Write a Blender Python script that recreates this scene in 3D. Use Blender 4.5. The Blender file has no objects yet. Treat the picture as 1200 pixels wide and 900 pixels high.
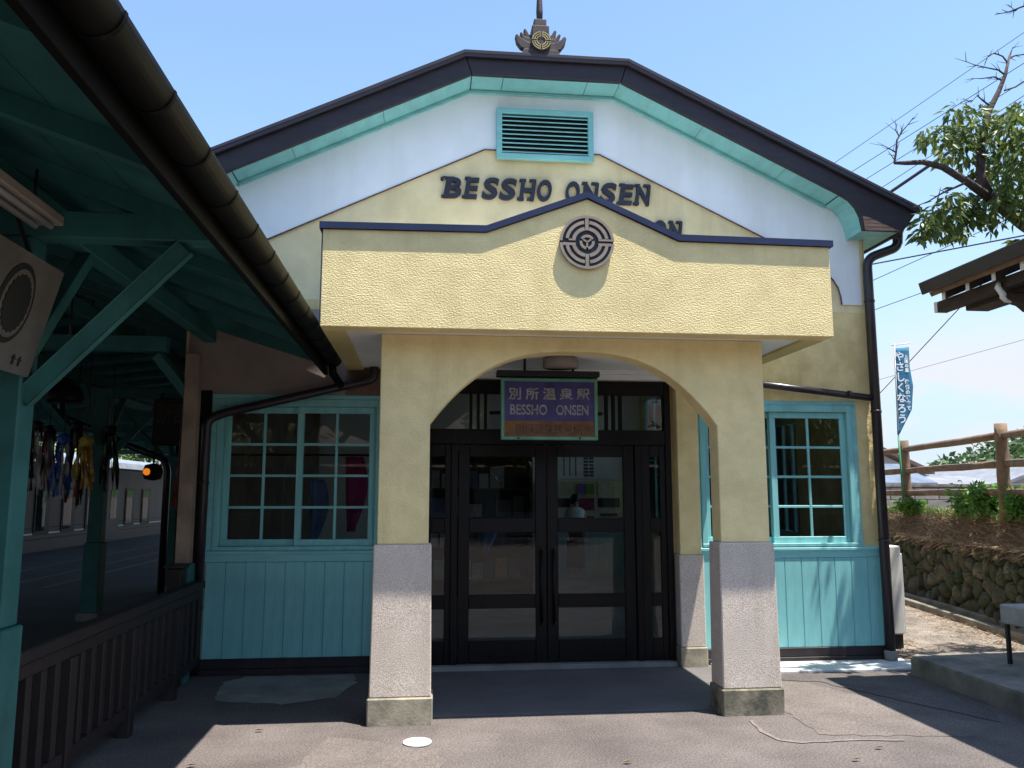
import bpy, bmesh, math, random
from mathutils import Vector, Matrix
R = math.radians
random.seed(7)
S = bpy.context.scene
COL = S.collection

# ------------------------------------------------------------------ camera, sky, sun, exposure
F_PX, VPX, VPY, EYE = 950.0, 499.0, 579.0, 1.6
PITCH = math.atan((VPY - 450) / F_PX)
YAW = math.atan((600 - VPX) * math.cos(PITCH) / F_PX)
cam_d = bpy.data.cameras.new('camera')
cam_d.sensor_width = 36.0
cam_d.lens = F_PX / 1200 * 36.0
cam_d.clip_start = 0.05
cam_d.clip_end = 3000
cam = bpy.data.objects.new('camera', cam_d)
COL.objects.link(cam)
cam.location = (0, 0, EYE)
cam.rotation_euler = (math.pi / 2 + PITCH, 0, -YAW)
S.camera = cam

TO_SUN = Vector((0.23, -0.15, 1.0)).normalized()
SUN_EL = math.asin(TO_SUN.z)
SUN_AZ = math.atan2(TO_SUN.x, TO_SUN.y)
W = bpy.data.worlds.new('World')
S.world = W
W.use_nodes = True
wn, wl = W.node_tree.nodes, W.node_tree.links
bg = wn['Background']
sky = wn.new('ShaderNodeTexSky')
sky.sky_type = 'NISHITA'
sky.sun_disc = False
sky.sun_elevation = SUN_EL
sky.sun_rotation = SUN_AZ
sky.altitude = 500
sky.air_density = 1.4
sky.dust_density = 0.7
sky.ozone_density = 4.0
bg.inputs['Strength'].default_value = 0.12
# low cumulus near the horizon, all the way round
tc = wn.new('ShaderNodeTexCoord')
sep = wn.new('ShaderNodeSeparateXYZ')
wl.new(tc.outputs['Generated'], sep.inputs[0])
mp = wn.new('ShaderNodeMapping')
mp.inputs['Scale'].default_value = (5.0, 5.0, 11.0)
mp.inputs['Location'].default_value = (0.35, 0.1, 0.0)
wl.new(tc.outputs['Generated'], mp.inputs[0])
cn = wn.new('ShaderNodeTexNoise')
cn.inputs['Scale'].default_value = 1.0
cn.inputs['Detail'].default_value = 8
cn.inputs['Roughness'].default_value = 0.55
wl.new(mp.outputs[0], cn.inputs['Vector'])
cr = wn.new('ShaderNodeMapRange')
cr.inputs['From Min'].default_value = 0.40
cr.inputs['From Max'].default_value = 0.53
wl.new(cn.outputs['Fac'], cr.inputs['Value'])
er = wn.new('ShaderNodeMapRange')
er.interpolation_type = 'SMOOTHSTEP'
er.inputs['From Min'].default_value = 0.22
er.inputs['From Max'].default_value = 0.13
wl.new(sep.outputs['Z'], er.inputs['Value'])
cm = wn.new('ShaderNodeMath')
cm.operation = 'MULTIPLY'
wl.new(cr.outputs[0], cm.inputs[0])
wl.new(er.outputs[0], cm.inputs[1])
cm2 = wn.new('ShaderNodeMath')
cm2.operation = 'MULTIPLY'
cm2.inputs[1].default_value = 0.9
wl.new(cm.outputs[0], cm2.inputs[0])
mx = wn.new('ShaderNodeMix')
mx.data_type = 'RGBA'
mx.inputs['B'].default_value = (3.45, 3.55, 3.8, 1)
wl.new(cm2.outputs[0], mx.inputs['Factor'])
hz_r = wn.new('ShaderNodeMapRange')
hz_r.interpolation_type = 'SMOOTHSTEP'
hz_r.inputs['From Min'].default_value = 0.42
hz_r.inputs['From Max'].default_value = 0.02
hz_r.inputs['To Max'].default_value = 0.85
wl.new(sep.outputs['Z'], hz_r.inputs['Value'])
hzm = wn.new('ShaderNodeMix')
hzm.data_type = 'RGBA'
hzm.inputs['B'].default_value = (2.45, 3.1, 3.85, 1)
wl.new(hz_r.outputs[0], hzm.inputs['Factor'])
wl.new(sky.outputs[0], hzm.inputs['A'])
wl.new(hzm.outputs['Result'], mx.inputs['A'])
wl.new(mx.outputs['Result'], bg.inputs['Color'])

sun_d = bpy.data.lights.new('sun', 'SUN')
sun_d.energy = 5.0
sun_d.angle = R(0.53)
sun_d.color = (1.0, 0.95, 0.86)
sun = bpy.data.objects.new('sun', sun_d)
COL.objects.link(sun)
sun.rotation_euler = TO_SUN.to_track_quat('Z', 'Y').to_euler()
sun.location = TO_SUN * 60

S.view_settings.view_transform = 'Standard'
S.view_settings.look = 'None'
S.view_settings.gamma = 1.0
S.view_settings.exposure = 1.1
S.view_settings.use_curve_mapping = False
S.render.engine = 'CYCLES'
S.cycles.max_bounces = 8
S.cycles.transparent_max_bounces = 12

# ------------------------------------------------------------------ pixels to points (1200x900 photo)
_cp, _sp, _cy, _sy = math.cos(PITCH), math.sin(PITCH), math.cos(YAW), math.sin(YAW)
FW = Vector((_sy * _cp, _cy * _cp, _sp))
RT = Vector((_cy, -_sy, 0))
UP = RT.cross(FW)
def _ray(x, y): return FW * F_PX + RT * (x - 600) - UP * (y - 450)
def onY(x, y, Y): d = _ray(x, y); return Vector((0, 0, EYE)) + d * (Y / d.y)
def onX(x, y, X): d = _ray(x, y); return Vector((0, 0, EYE)) + d * (X / d.x)
def onZ(x, y, Z): d = _ray(x, y); return Vector((0, 0, EYE)) + d * ((Z - EYE) / d.z)

# ------------------------------------------------------------------ materials
MATS = {}
def mat(name, col, rough=0.6, var=0.12, scale=6.0, bump=0.0, bscale=60.0, bdist=0.01, spec=0.4, metal=0.0,
        stretch=(1, 1, 1), col2=None, detail=6, speck=None, rvar=0.1, streak=0.0, sscale=5.0):
    """principled + noise colour variation + noise bump (object coordinates = world metres)"""
    m = bpy.data.materials.new(name)
    m.use_nodes = True
    n, l = m.node_tree.nodes, m.node_tree.links
    b = n['Principled BSDF']
    b.inputs['Roughness'].default_value = rough
    b.inputs['Metallic'].default_value = metal
    b.inputs['Specular IOR Level'].default_value = spec
    t = n.new('ShaderNodeTexCoord')
    mpn = n.new('ShaderNodeMapping')
    mpn.inputs['Scale'].default_value = stretch
    l.new(t.outputs['Object'], mpn.inputs[0])
    nz = n.new('ShaderNodeTexNoise')
    nz.inputs['Scale'].default_value = scale
    nz.inputs['Detail'].default_value = detail
    nz.inputs['Roughness'].default_value = 0.62
    l.new(mpn.outputs[0], nz.inputs['Vector'])
    ra = n.new('ShaderNodeValToRGB')
    c2 = col2 if col2 else tuple(c * (1 - 2.2 * var) for c in col)
    c1 = col if col2 else tuple(min(1, c * (1 + var)) for c in col)
    ra.color_ramp.elements[0].position = 0.34
    ra.color_ramp.elements[1].position = 0.66
    ra.color_ramp.elements[0].color = (*c2, 1)
    ra.color_ramp.elements[1].color = (*c1, 1)
    l.new(nz.outputs['Fac'], ra.inputs[0])
    out = ra.outputs[0]
    if speck:
        sc, sa, sb, fac = speck
        v = n.new('ShaderNodeTexNoise')
        v.inputs['Scale'].default_value = sc
        v.inputs['Detail'].default_value = 3
        l.new(t.outputs['Object'], v.inputs['Vector'])
        rr = n.new('ShaderNodeValToRGB')
        rr.color_ramp.elements[0].position = 0.42
        rr.color_ramp.elements[1].position = 0.58
        rr.color_ramp.elements[0].color = (*sa, 1)
        rr.color_ramp.elements[1].color = (*sb, 1)
        l.new(v.outputs['Fac'], rr.inputs[0])
        mm = n.new('ShaderNodeMix')
        mm.data_type = 'RGBA'
        mm.blend_type = 'MULTIPLY'
        mm.inputs['Factor'].default_value = fac
        l.new(out, mm.inputs['A'])
        l.new(rr.outputs[0], mm.inputs['B'])
        out = mm.outputs['Result']
    if streak:
        ms = n.new('ShaderNodeMapping')
        ms.inputs['Scale'].default_value = (1, 1, 0.10)
        l.new(t.outputs['Object'], ms.inputs[0])
        sn = n.new('ShaderNodeTexNoise')
        sn.inputs['Scale'].default_value = sscale
        sn.inputs['Detail'].default_value = 7
        sn.inputs['Roughness'].default_value = 0.65
        l.new(ms.outputs[0], sn.inputs['Vector'])
        sr = n.new('ShaderNodeValToRGB')
        sr.color_ramp.elements[0].position = 0.50
        sr.color_ramp.elements[1].position = 0.72
        sr.color_ramp.elements[0].color = (1, 1, 1, 1)
        sr.color_ramp.elements[1].color = (0.60, 0.56, 0.48, 1)
        l.new(sn.outputs['Fac'], sr.inputs[0])
        sm = n.new('ShaderNodeMix')
        sm.data_type = 'RGBA'
        sm.blend_type = 'MULTIPLY'
        sm.inputs['Factor'].default_value = streak
        l.new(out, sm.inputs['A'])
        l.new(sr.outputs[0], sm.inputs['B'])
        out = sm.outputs['Result']
    l.new(out, b.inputs['Base Color'])
    rm = n.new('ShaderNodeMapRange')
    rm.inputs['To Min'].default_value = max(0.02, rough - rvar)
    rm.inputs['To Max'].default_value = min(1, rough + rvar)
    l.new(nz.outputs['Fac'], rm.inputs['Value'])
    l.new(rm.outputs[0], b.inputs['Roughness'])
    if bump > 0:
        bn = n.new('ShaderNodeTexNoise')
        bn.inputs['Scale'].default_value = bscale
        bn.inputs['Detail'].default_value = 4
        l.new(mpn.outputs[0], bn.inputs['Vector'])
        bp = n.new('ShaderNodeBump')
        bp.inputs['Strength'].default_value = bump
        bp.inputs['Distance'].default_value = bdist
        l.new(bn.outputs['Fac'], bp.inputs['Height'])
        l.new(bp.outputs[0], b.inputs['Normal'])
    MATS[name] = m
    return m

def glass_mat(name, tint=(0.75, 0.8, 0.78), rough=0.0):
    m = bpy.data.materials.new(name)
    m.use_nodes = True
    n, l = m.node_tree.nodes, m.node_tree.links
    n.clear()
    o = n.new('ShaderNodeOutputMaterial')
    tr = n.new('ShaderNodeBsdfTransparent')
    tr.inputs[0].default_value = (*tint, 1)
    gl = n.new('ShaderNodeBsdfGlossy')
    gl.inputs['Roughness'].default_value = rough
    fr = n.new('ShaderNodeFresnel')
    fr.inputs[0].default_value = 1.46
    mxs = n.new('ShaderNodeMixShader')
    ml = n.new('ShaderNodeMath')
    ml.operation = 'MULTIPLY'
    ml.use_clamp = True
    ml.inputs[1].default_value = 1.0
    l.new(fr.outputs[0], ml.inputs[0])
    l.new(ml.outputs[0], mxs.inputs[0])
    l.new(tr.outputs[0], mxs.inputs[1])
    l.new(gl.outputs[0], mxs.inputs[2])
    l.new(mxs.outputs[0], o.inputs[0])
    MATS[name] = m
    return m

def emit_mat(name, col, strength):
    m = bpy.data.materials.new(name)
    m.use_nodes = True
    b = m.node_tree.nodes['Principled BSDF']
    b.inputs['Base Color'].default_value = (*col, 1)
    b.inputs['Emission Color'].default_value = (*col, 1)
    b.inputs['Emission Strength'].default_value = strength
    MATS[name] = m
    return m

def leaf_mat(name, c1, c2, rough=0.5, trans=0.35):
    m = bpy.data.materials.new(name)
    m.use_nodes = True
    n, l = m.node_tree.nodes, m.node_tree.links
    b = n['Principled BSDF']
    b.inputs['Roughness'].default_value = rough
    g = n.new('ShaderNodeNewGeometry')
    ra = n.new('ShaderNodeValToRGB')
    ra.color_ramp.elements[0].color = (*c1, 1)
    ra.color_ramp.elements[1].color = (*c2, 1)
    l.new(g.outputs['Random Per Island'], ra.inputs[0])
    l.new(ra.outputs[0], b.inputs['Base Color'])
    tl = n.new('ShaderNodeBsdfTranslucent')
    l.new(ra.outputs[0], tl.inputs[0])
    ms = n.new('ShaderNodeMixShader')
    ms.inputs[0].default_value = trans
    l.new(b.outputs[0], ms.inputs[1])
    l.new(tl.outputs[0], ms.inputs[2])
    l.new(ms.outputs[0], n['Material Output'].inputs[0])
    MATS[name] = m
    return m

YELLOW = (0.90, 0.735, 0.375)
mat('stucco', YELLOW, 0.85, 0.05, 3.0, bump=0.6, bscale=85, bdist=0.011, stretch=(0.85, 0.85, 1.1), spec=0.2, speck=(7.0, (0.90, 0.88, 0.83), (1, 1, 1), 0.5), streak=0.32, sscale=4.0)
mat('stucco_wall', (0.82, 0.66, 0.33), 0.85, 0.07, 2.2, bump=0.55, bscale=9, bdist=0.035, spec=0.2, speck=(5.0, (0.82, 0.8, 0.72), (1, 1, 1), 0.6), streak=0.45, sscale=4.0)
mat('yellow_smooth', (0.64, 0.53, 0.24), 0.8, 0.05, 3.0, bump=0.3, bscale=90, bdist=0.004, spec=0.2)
mat('gable_yellow', (0.84, 0.72, 0.44), 0.8, 0.06, 1.6, bump=0.3, bscale=40, bdist=0.006, spec=0.2, speck=(3.0, (0.86, 0.85, 0.8), (1, 1, 1), 0.6), streak=0.35, sscale=3.0)
mat('white_panel', (0.84, 0.89, 0.93), 0.7, 0.03, 1.5, bump=0.15, bscale=12, bdist=0.01, spec=0.2, streak=0.22, sscale=3.0)
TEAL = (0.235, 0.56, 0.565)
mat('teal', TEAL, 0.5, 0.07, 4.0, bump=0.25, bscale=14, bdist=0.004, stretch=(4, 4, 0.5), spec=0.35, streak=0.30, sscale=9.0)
mat('teal_h', TEAL, 0.5, 0.07, 4.0, bump=0.25, bscale=14, bdist=0.004, stretch=(0.5, 0.5, 4), spec=0.35, streak=0.22, sscale=9.0)
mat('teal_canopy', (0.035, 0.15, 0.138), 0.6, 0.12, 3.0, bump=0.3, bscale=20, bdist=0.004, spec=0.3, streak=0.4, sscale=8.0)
mat('door_wood', (0.006, 0.0045, 0.005), 0.42, 0.2, 6.0, bump=0.3, bscale=20, bdist=0.003, stretch=(3, 3, 0.4), spec=0.25)
mat('base_board', (0.030, 0.022, 0.024), 0.6, 0.2, 4.0, bump=0.3, bscale=30, bdist=0.004)
mat('barge', (0.030, 0.024, 0.033), 0.55, 0.14, 6.0, bump=0.3, bscale=24, bdist=0.004, stretch=(0.6, 0.6, 2.5), streak=0.3, sscale=6.0)
mat('brown_wood', (0.13, 0.085, 0.075), 0.8, 0.25, 8.0, bump=0.6, bscale=30, bdist=0.006, stretch=(0.5, 1, 5))
mat('roof_metal', (0.035, 0.030, 0.042), 0.4, 0.1, 3.0)
mat('navy', (0.012, 0.020, 0.070), 0.4, 0.1, 5.0)
mat('letter_navy', (0.022, 0.024, 0.042), 0.5, 0.2, 12.0)
mat('bronze', (0.30, 0.245, 0.19), 0.5, 0.1, 14.0, metal=0.0, bump=0.15, bscale=80, bdist=0.002)
mat('finial', (0.060, 0.044, 0.045), 0.6, 0.2, 14.0, bump=0.3, bscale=50, bdist=0.004)
mat('gold', (0.42, 0.33, 0.15), 0.45, 0.15, 20.0, metal=0.4)
mat('pipe', (0.028, 0.021, 0.026), 0.32, 0.12, 6.0, spec=0.5)
mat('gutter', (0.005, 0.0042, 0.0036), 0.5, 0.15, 4.0, spec=0.14)
mat('granite', (0.76, 0.66, 0.56), 0.75, 0.05, 3.0, bump=0.5, bscale=140, bdist=0.004, spec=0.3, speck=(170.0, (0.45, 0.43, 0.43), (1, 1, 1), 0.7), streak=0.30, sscale=6.0)
mat('col_base', (0.43, 0.38, 0.29), 0.85, 0.3, 5.0, bump=0.35, bscale=50, bdist=0.006, col2=(0.20, 0.185, 0.14), spec=0.2, streak=0.4, sscale=7.0)
mat('col_base_moss', (0.30, 0.26, 0.19), 0.85, 0.3, 7.0, bump=0.35, bscale=50, bdist=0.006, col2=(0.085, 0.085, 0.065), spec=0.2)
mat('asphalt', (0.162, 0.140, 0.132), 0.9, 0.13, 1.4, bump=0.8, bscale=75, bdist=0.010, spec=0.15, detail=10, speck=(75.0, (0.50, 0.49, 0.50), (1, 1, 1), 0.75))
mat('asphalt_patch', (0.180, 0.155, 0.143), 0.9, 0.10, 2.0, bump=0.8, bscale=75, bdist=0.009, spec=0.15, detail=10, speck=(80.0, (0.52, 0.51, 0.51), (1, 1, 1), 0.75))
mat('asphalt_dark', (0.138, 0.121, 0.117), 0.9, 0.12, 2.0, bump=0.8, bscale=75, bdist=0.009, spec=0.15, detail=10, speck=(80.0, (0.52, 0.51, 0.51), (1, 1, 1), 0.75))
mat('seal', (0.20, 0.172, 0.155), 0.9, 0.15, 8.0, spec=0.15)
mat('concrete', (0.25, 0.24, 0.225), 0.85, 0.14, 3.0, bump=0.4, bscale=60, bdist=0.005, spec=0.2)
mat('concrete_pale', (0.60, 0.62, 0.61), 0.85, 0.10, 3.0, bump=0.3, bscale=60, bdist=0.004, spec=0.2)
mat('concrete_old', (0.27, 0.245, 0.205), 0.9, 0.2, 3.0, bump=0.6, bscale=40, bdist=0.01, col2=(0.12, 0.115, 0.10), spec=0.15, streak=0.4, sscale=5.0)
mat('porch_floor', (0.13, 0.12, 0.12), 0.85, 0.1, 1.5, bump=0.3, bscale=90, bdist=0.004, spec=0.2)
mat('paint_white', (0.82, 0.82, 0.80), 0.6, 0.04, 12.0)
mat('soil', (0.30, 0.22, 0.15), 0.95, 0.25, 3.0, bump=0.8, bscale=22, bdist=0.04, spec=0.1, col2=(0.10, 0.085, 0.055))
mat('gravel', (0.30, 0.26, 0.225), 0.95, 0.2, 3.0, bump=0.9, bscale=60, bdist=0.03, spec=0.1, speck=(60.0, (0.5, 0.48, 0.45), (1, 1, 1), 0.8))
mat('stone_a', (0.105, 0.095, 0.074), 0.85, 0.3, 7.0, bump=0.7, bscale=14, bdist=0.03, col2=(0.05, 0.05, 0.036), spec=0.2)
mat('stone_b', (0.165, 0.145, 0.118), 0.85, 0.3, 7.0, bump=0.7, bscale=14, bdist=0.03, col2=(0.08, 0.075, 0.058), spec=0.2)
mat('stone_c', (0.078, 0.080, 0.055), 0.85, 0.3, 7.0, bump=0.7, bscale=14, bdist=0.03, col2=(0.045, 0.052, 0.03), spec=0.2)
mat('log', (0.235, 0.155, 0.10), 0.8, 0.2, 6.0, bump=0.6, bscale=20, bdist=0.01, col2=(0.13, 0.085, 0.056))
mat('shelter_wood', (0.050, 0.034, 0.026), 0.7, 0.25, 5.0, bump=0.4, bscale=20, bdist=0.006)
mat('shelter_edge', (0.045, 0.040, 0.037), 0.6, 0.15, 4.0, bump=0.2, bscale=20, bdist=0.006)
mat('shelter_batten', (0.20, 0.12, 0.075), 0.7, 0.2, 6.0)
mat('white_end', (0.78, 0.77, 0.72), 0.6, 0.05, 12.0)
mat('rail_brown', (0.020, 0.013, 0.012), 0.6, 0.2, 6.0, bump=0.3, bscale=20, bdist=0.004, stretch=(3, 3, 0.6))
mat('interior_white', (0.86, 0.88, 0.87), 0.7, 0.04, 1.5)
mat('interior_floor', (0.42, 0.41, 0.40), 0.5, 0.1, 2.0)
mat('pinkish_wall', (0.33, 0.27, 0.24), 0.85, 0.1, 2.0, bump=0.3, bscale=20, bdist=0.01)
mat('tan_post', (0.30, 0.22, 0.16), 0.7, 0.15, 4.0)
mat('brown_trim', (0.20, 0.125, 0.095), 0.7, 0.15, 4.0)
mat('ac_white', (0.62, 0.59, 0.54), 0.5, 0.05, 5.0)
mat('ac_dark', (0.02, 0.02, 0.022), 0.6, 0.1, 5.0)
mat('steel_black', (0.018, 0.018, 0.02), 0.4, 0.1, 8.0)
mat('bench_grey', (0.34, 0.34, 0.33), 0.7, 0.1, 5.0, bump=0.2, bscale=40, bdist=0.003)
mat('lamp_box', (0.30, 0.25, 0.21), 0.6, 0.1, 5.0)
mat('sign_purple', (0.062, 0.050, 0.205), 0.45, 0.18, 7.0)
mat('sign_brown', (0.235, 0.115, 0.035), 0.6, 0.3, 9.0, col2=(0.125, 0.058, 0.03))
mat('sign_grey', (0.36, 0.34, 0.32), 0.6, 0.2, 20.0)
mat('sign_faded', (0.125, 0.068, 0.045), 0.7, 0.3, 20.0)
mat('sign_green', (0.135, 0.35, 0.24), 0.5, 0.1, 8.0)
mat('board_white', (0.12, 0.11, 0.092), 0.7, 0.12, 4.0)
mat('ink_black', (0.012, 0.012, 0.012), 0.6, 0.1, 8.0)
mat('flag_cloth', (0.030, 0.155, 0.265), 0.8, 0.06, 5.0)
mat('flag_text', (0.72, 0.76, 0.78), 0.8, 0.03, 5.0)
mat('pole_green', (0.02, 0.21, 0.085), 0.5, 0.1, 5.0)
mat('train_steel', (0.055, 0.055, 0.064), 0.5, 0.15, 1.2)
mat('train_roof', (0.22, 0.25, 0.30), 0.5, 0.1, 2.0)
mat('train_dark', (0.012, 0.012, 0.014), 0.45, 0.1, 3.0, spec=0.2)
mat('rail_steel', (0.42, 0.40, 0.38), 0.35, 0.1, 6.0, metal=0.6)
mat('block_wall', (0.25, 0.225, 0.205), 0.9, 0.15, 2.0, bump=0.3, bscale=8, bdist=0.01)
mat('house_wall', (0.42, 0.40, 0.37), 0.8, 0.06, 1.0)
mat('house_wall_grey', (0.30, 0.31, 0.31), 0.8, 0.06, 1.0)
mat('tile_grey', (0.22, 0.225, 0.24), 0.5, 0.12, 2.0)
mat('tile_blue', (0.13, 0.16, 0.21), 0.5, 0.12, 2.0)
mat('tile_brown', (0.14, 0.085, 0.07), 0.6, 0.15, 2.0)
mat('bark', (0.085, 0.062, 0.056), 0.9, 0.25, 9.0, bump=0.7, bscale=30, bdist=0.01)
mat('cable', (0.03, 0.03, 0.04), 0.6, 0.1, 3.0)
mat('skin', (0.55, 0.36, 0.27), 0.6, 0.05, 6.0)
mat('cloth_white', (0.70, 0.70, 0.68), 0.85, 0.05, 9.0)
mat('cloth_black', (0.014, 0.014, 0.016), 0.85, 0.1, 9.0)
mat('hair', (0.012, 0.010, 0.009), 0.5, 0.1, 30.0)
mat('cloth_blue', (0.16, 0.22, 0.45), 0.85, 0.1, 9.0)
mat('pink', (0.50, 0.05, 0.20), 0.8, 0.1, 9.0)
mat('orange', (0.55, 0.22, 0.04), 0.8, 0.1, 9.0)
mat('yellow_foil', (0.60, 0.48, 0.10), 0.4, 0.1, 9.0)
mat('blue_foil', (0.03, 0.09, 0.42), 0.4, 0.1, 9.0)
mat('red_foil', (0.40, 0.05, 0.04), 0.4, 0.1, 9.0)
mat('silver_foil', (0.45, 0.46, 0.46), 0.35, 0.1, 9.0)
mat('green_paper', (0.18, 0.36, 0.06), 0.7, 0.1, 9.0)
mat('purple_paper', (0.24, 0.14, 0.40), 0.7, 0.1, 9.0)
mat('red_paper', (0.38, 0.07, 0.14), 0.7, 0.3, 18.0)
mat('notice_blue', (0.10, 0.13, 0.24), 0.7, 0.1, 9.0)
mat('counter_cream', (0.68, 0.63, 0.42), 0.7, 0.1, 9.0)
mat('brass', (0.30, 0.20, 0.07), 0.35, 0.1, 9.0, metal=0.8)
mat('dry_leaf', (0.17, 0.10, 0.05), 0.8, 0.2, 9.0)
glass_mat('glass', (0.86, 0.90, 0.89))
mat('platform_paving', (0.085, 0.085, 0.09), 0.85, 0.15, 1.0, bump=0.3, bscale=60, bdist=0.004)
glass_mat('train_glass', (0.35, 0.4, 0.38))
emit_mat('orange_lamp', (1.0, 0.27, 0.02), 0.35)
leaf_mat('leaf_cherry', (0.05, 0.095, 0.018), (0.19, 0.24, 0.06), 0.42, 0.4)
leaf_mat('leaf_weed', (0.06, 0.17, 0.02), (0.16, 0.32, 0.05), 0.5)
leaf_mat('leaf_far', (0.03, 0.075, 0.025), (0.085, 0.145, 0.045), 0.6)
leaf_mat('leaf_bright', (0.07, 0.16, 0.02), (0.20, 0.30, 0.05), 0.6)
leaf_mat('grass_dry', (0.22, 0.145, 0.085), (0.46, 0.33, 0.215), 0.9, 0.3)

# ------------------------------------------------------------------ mesh helpers
def link(name, me, m=None, parent=None, loc=None, rot=None):
    o = bpy.data.objects.new(name, me)
    COL.objects.link(o)
    if m is not None and me is not None and not me.materials:
        me.materials.append(MATS[m] if isinstance(m, str) else m)
    if loc is not None: o.location = loc
    if rot is not None: o.rotation_euler = rot
    if parent is not None:
        o.parent = parent
        o.matrix_parent_inverse = W_INV(parent)
    return o

def W_INV(p):
    M = Matrix.Identity(4)
    while p is not None:
        L = Matrix.LocRotScale(p.location, p.rotation_euler, p.scale)
        M = L @ M if p.parent is None else (p.matrix_parent_inverse @ L) @ M
        p = p.parent
    return M.inverted()

def thing(name, label, cat, loc, group=None):
    o = bpy.data.objects.new(name, None)
    COL.objects.link(o)
    o.location = loc
    o.empty_display_size = 0.2
    return tag(o, label, cat, group)

def tag(o, label, cat, group=None):
    o['label'] = label
    o['category'] = cat
    if group: o['group'] = group
    return o

def pydata(name, v, f, smooth=False):
    me = bpy.data.meshes.new(name)
    me.from_pydata([tuple(p) for p in v], [], f)
    me.update()
    if smooth:
        me.polygons.foreach_set('use_smooth', [True] * len(me.polygons))
    return me

def bm_mesh(name, bm, smooth=False):
    bmesh.ops.recalc_face_normals(bm, faces=bm.faces)
    me = bpy.data.meshes.new(name)
    bm.to_mesh(me)
    bm.free()
    if smooth:
        me.polygons.foreach_set('use_smooth', [True] * len(me.polygons))
    return me

def bbox(bm, x0, x1, y0, y1, z0, z1, bev=0.0):
    r = bmesh.ops.create_cube(bm, size=1.0)
    vs = r['verts']
    for v in vs:
        v.co = Vector(((x0 + x1) / 2 + v.co.x * (x1 - x0), (y0 + y1) / 2 + v.co.y * (y1 - y0), (z0 + z1) / 2 + v.co.z * (z1 - z0)))
    if bev > 0:
        es = set()
        for v in vs:
            es.update(v.link_edges)
        bmesh.ops.bevel(bm, geom=list(es), offset=bev, segments=1, affect='EDGES', profile=0.5)

def box(name, x0, x1, y0, y1, z0, z1, m, parent=None, bev=0.004):
    bm = bmesh.new()
    bbox(bm, min(x0, x1), max(x0, x1), min(y0, y1), max(y0, y1), min(z0, z1), max(z0, z1), bev)
    return link(name, bm_mesh(name, bm), m, parent)

def boxes(name, lst, m, parent=None, bev=0.003):
    bm = bmesh.new()
    for b in lst: bbox(bm, *b, bev)
    return link(name, bm_mesh(name, bm), m, parent)

def bar_bm(bm, p0, p1, w, h, up=(0, 0, 1), bev=0.004):
    """rectangular bar from p0 to p1; w across, h along up"""
    p0, p1 = Vector(p0), Vector(p1)
    d = (p1 - p0)
    L = d.length
    d.normalize()
    s = d.cross(Vector(up))
    if s.length < 1e-4: s = d.cross(Vector((0, 1, 0)))
    s.normalize()
    u = s.cross(d)
    M = Matrix((( s.x, d.x, u.x, 0), (s.y, d.y, u.y, 0), (s.z, d.z, u.z, 0), (0, 0, 0, 1)))
    M.translation = (p0 + p1) / 2
    r = bmesh.ops.create_cube(bm, size=1.0)
    vs = r['verts']
    for v in vs:
        v.co = M @ Vector((v.co.x * w, v.co.y * L, v.co.z * h))
    if bev > 0:
        es = set()
        for v in vs: es.update(v.link_edges)
        bmesh.ops.bevel(bm, geom=list(es), offset=bev, segments=1, affect='EDGES')

def bar(name, p0, p1, w, h, m, parent=None, up=(0, 0, 1), bev=0.004):
    bm = bmesh.new()
    bar_bm(bm, p0, p1, w, h, up, bev)
    return link(name, bm_mesh(name, bm), m, parent)

def tube_bm(bm, pts, rad, seg=10, cap=True):
    pts = [Vector(p) for p in pts]
    if not isinstance(rad, (list, tuple)): rad = [rad] * len(pts)
    rings = []
    ref = None
    for i, p in enumerate(pts):
        if i == 0: d = pts[1] - pts[0]
        elif i == len(pts) - 1: d = pts[-1] - pts[-2]
        else: d = (pts[i + 1] - p).normalized() + (p - pts[i - 1]).normalized()
        d.normalize()
        if ref is None:
            ref = d.orthogonal().normalized()
        s = (ref - d * ref.dot(d))
        if s.length < 1e-5: s = d.orthogonal()
        s.normalize()
        ref = s
        t = d.cross(s)
        rings.append([bm.verts.new(p + (s * math.cos(2 * math.pi * k / seg) + t * math.sin(2 * math.pi * k / seg)) * rad[i]) for k in range(seg)])
    for a, b in zip(rings, rings[1:]):
        for k in range(seg):
            bm.faces.new((a[k], a[(k + 1) % seg], b[(k + 1) % seg], b[k]))
    if cap:
        bm.faces.new(list(reversed(rings[0])))
        bm.faces.new(rings[-1])

def tube(name, pts, rad, m, parent=None, seg=10, smooth=True):
    bm = bmesh.new()
    tube_bm(bm, pts, rad, seg)
    me = bm_mesh(name, bm, smooth)
    return link(name, me, m, parent)

def elbow(pts, r=0.08, n=5):
    """round the corners of a polyline"""
    pts = [Vector(p) for p in pts]
    out = [pts[0]]
    for a, b, c in zip(pts, pts[1:], pts[2:]):
        u, w = (a - b), (c - b)
        k = min(r, u.length * 0.45, w.length * 0.45)
        p0, p2 = b + u.normalized() * k, b + w.normalized() * k
        for i in range(n + 1):
            t = i / n
            out.append(p0 * (1 - t) ** 2 + b * 2 * t * (1 - t) + p2 * t * t)
    out.append(pts[-1])
    return out

def prism(name, poly, y0, y1, m, parent=None, axis='Y', bev=0.0):
    """polygon [(a,b)] extruded: axis Y -> (x,z), axis X -> (y,z), axis Z -> (x,y)"""
    bm = bmesh.new()
    prism_bm(bm, poly, y0, y1, axis)
    if bev > 0:
        es = [e for e in bm.edges if len(e.link_faces) == 2 and e.calc_face_angle(0) > 0.6]
        bmesh.ops.bevel(bm, geom=es, offset=bev, segments=1, affect='EDGES')
    return link(name, bm_mesh(name, bm), m, parent)

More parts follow.
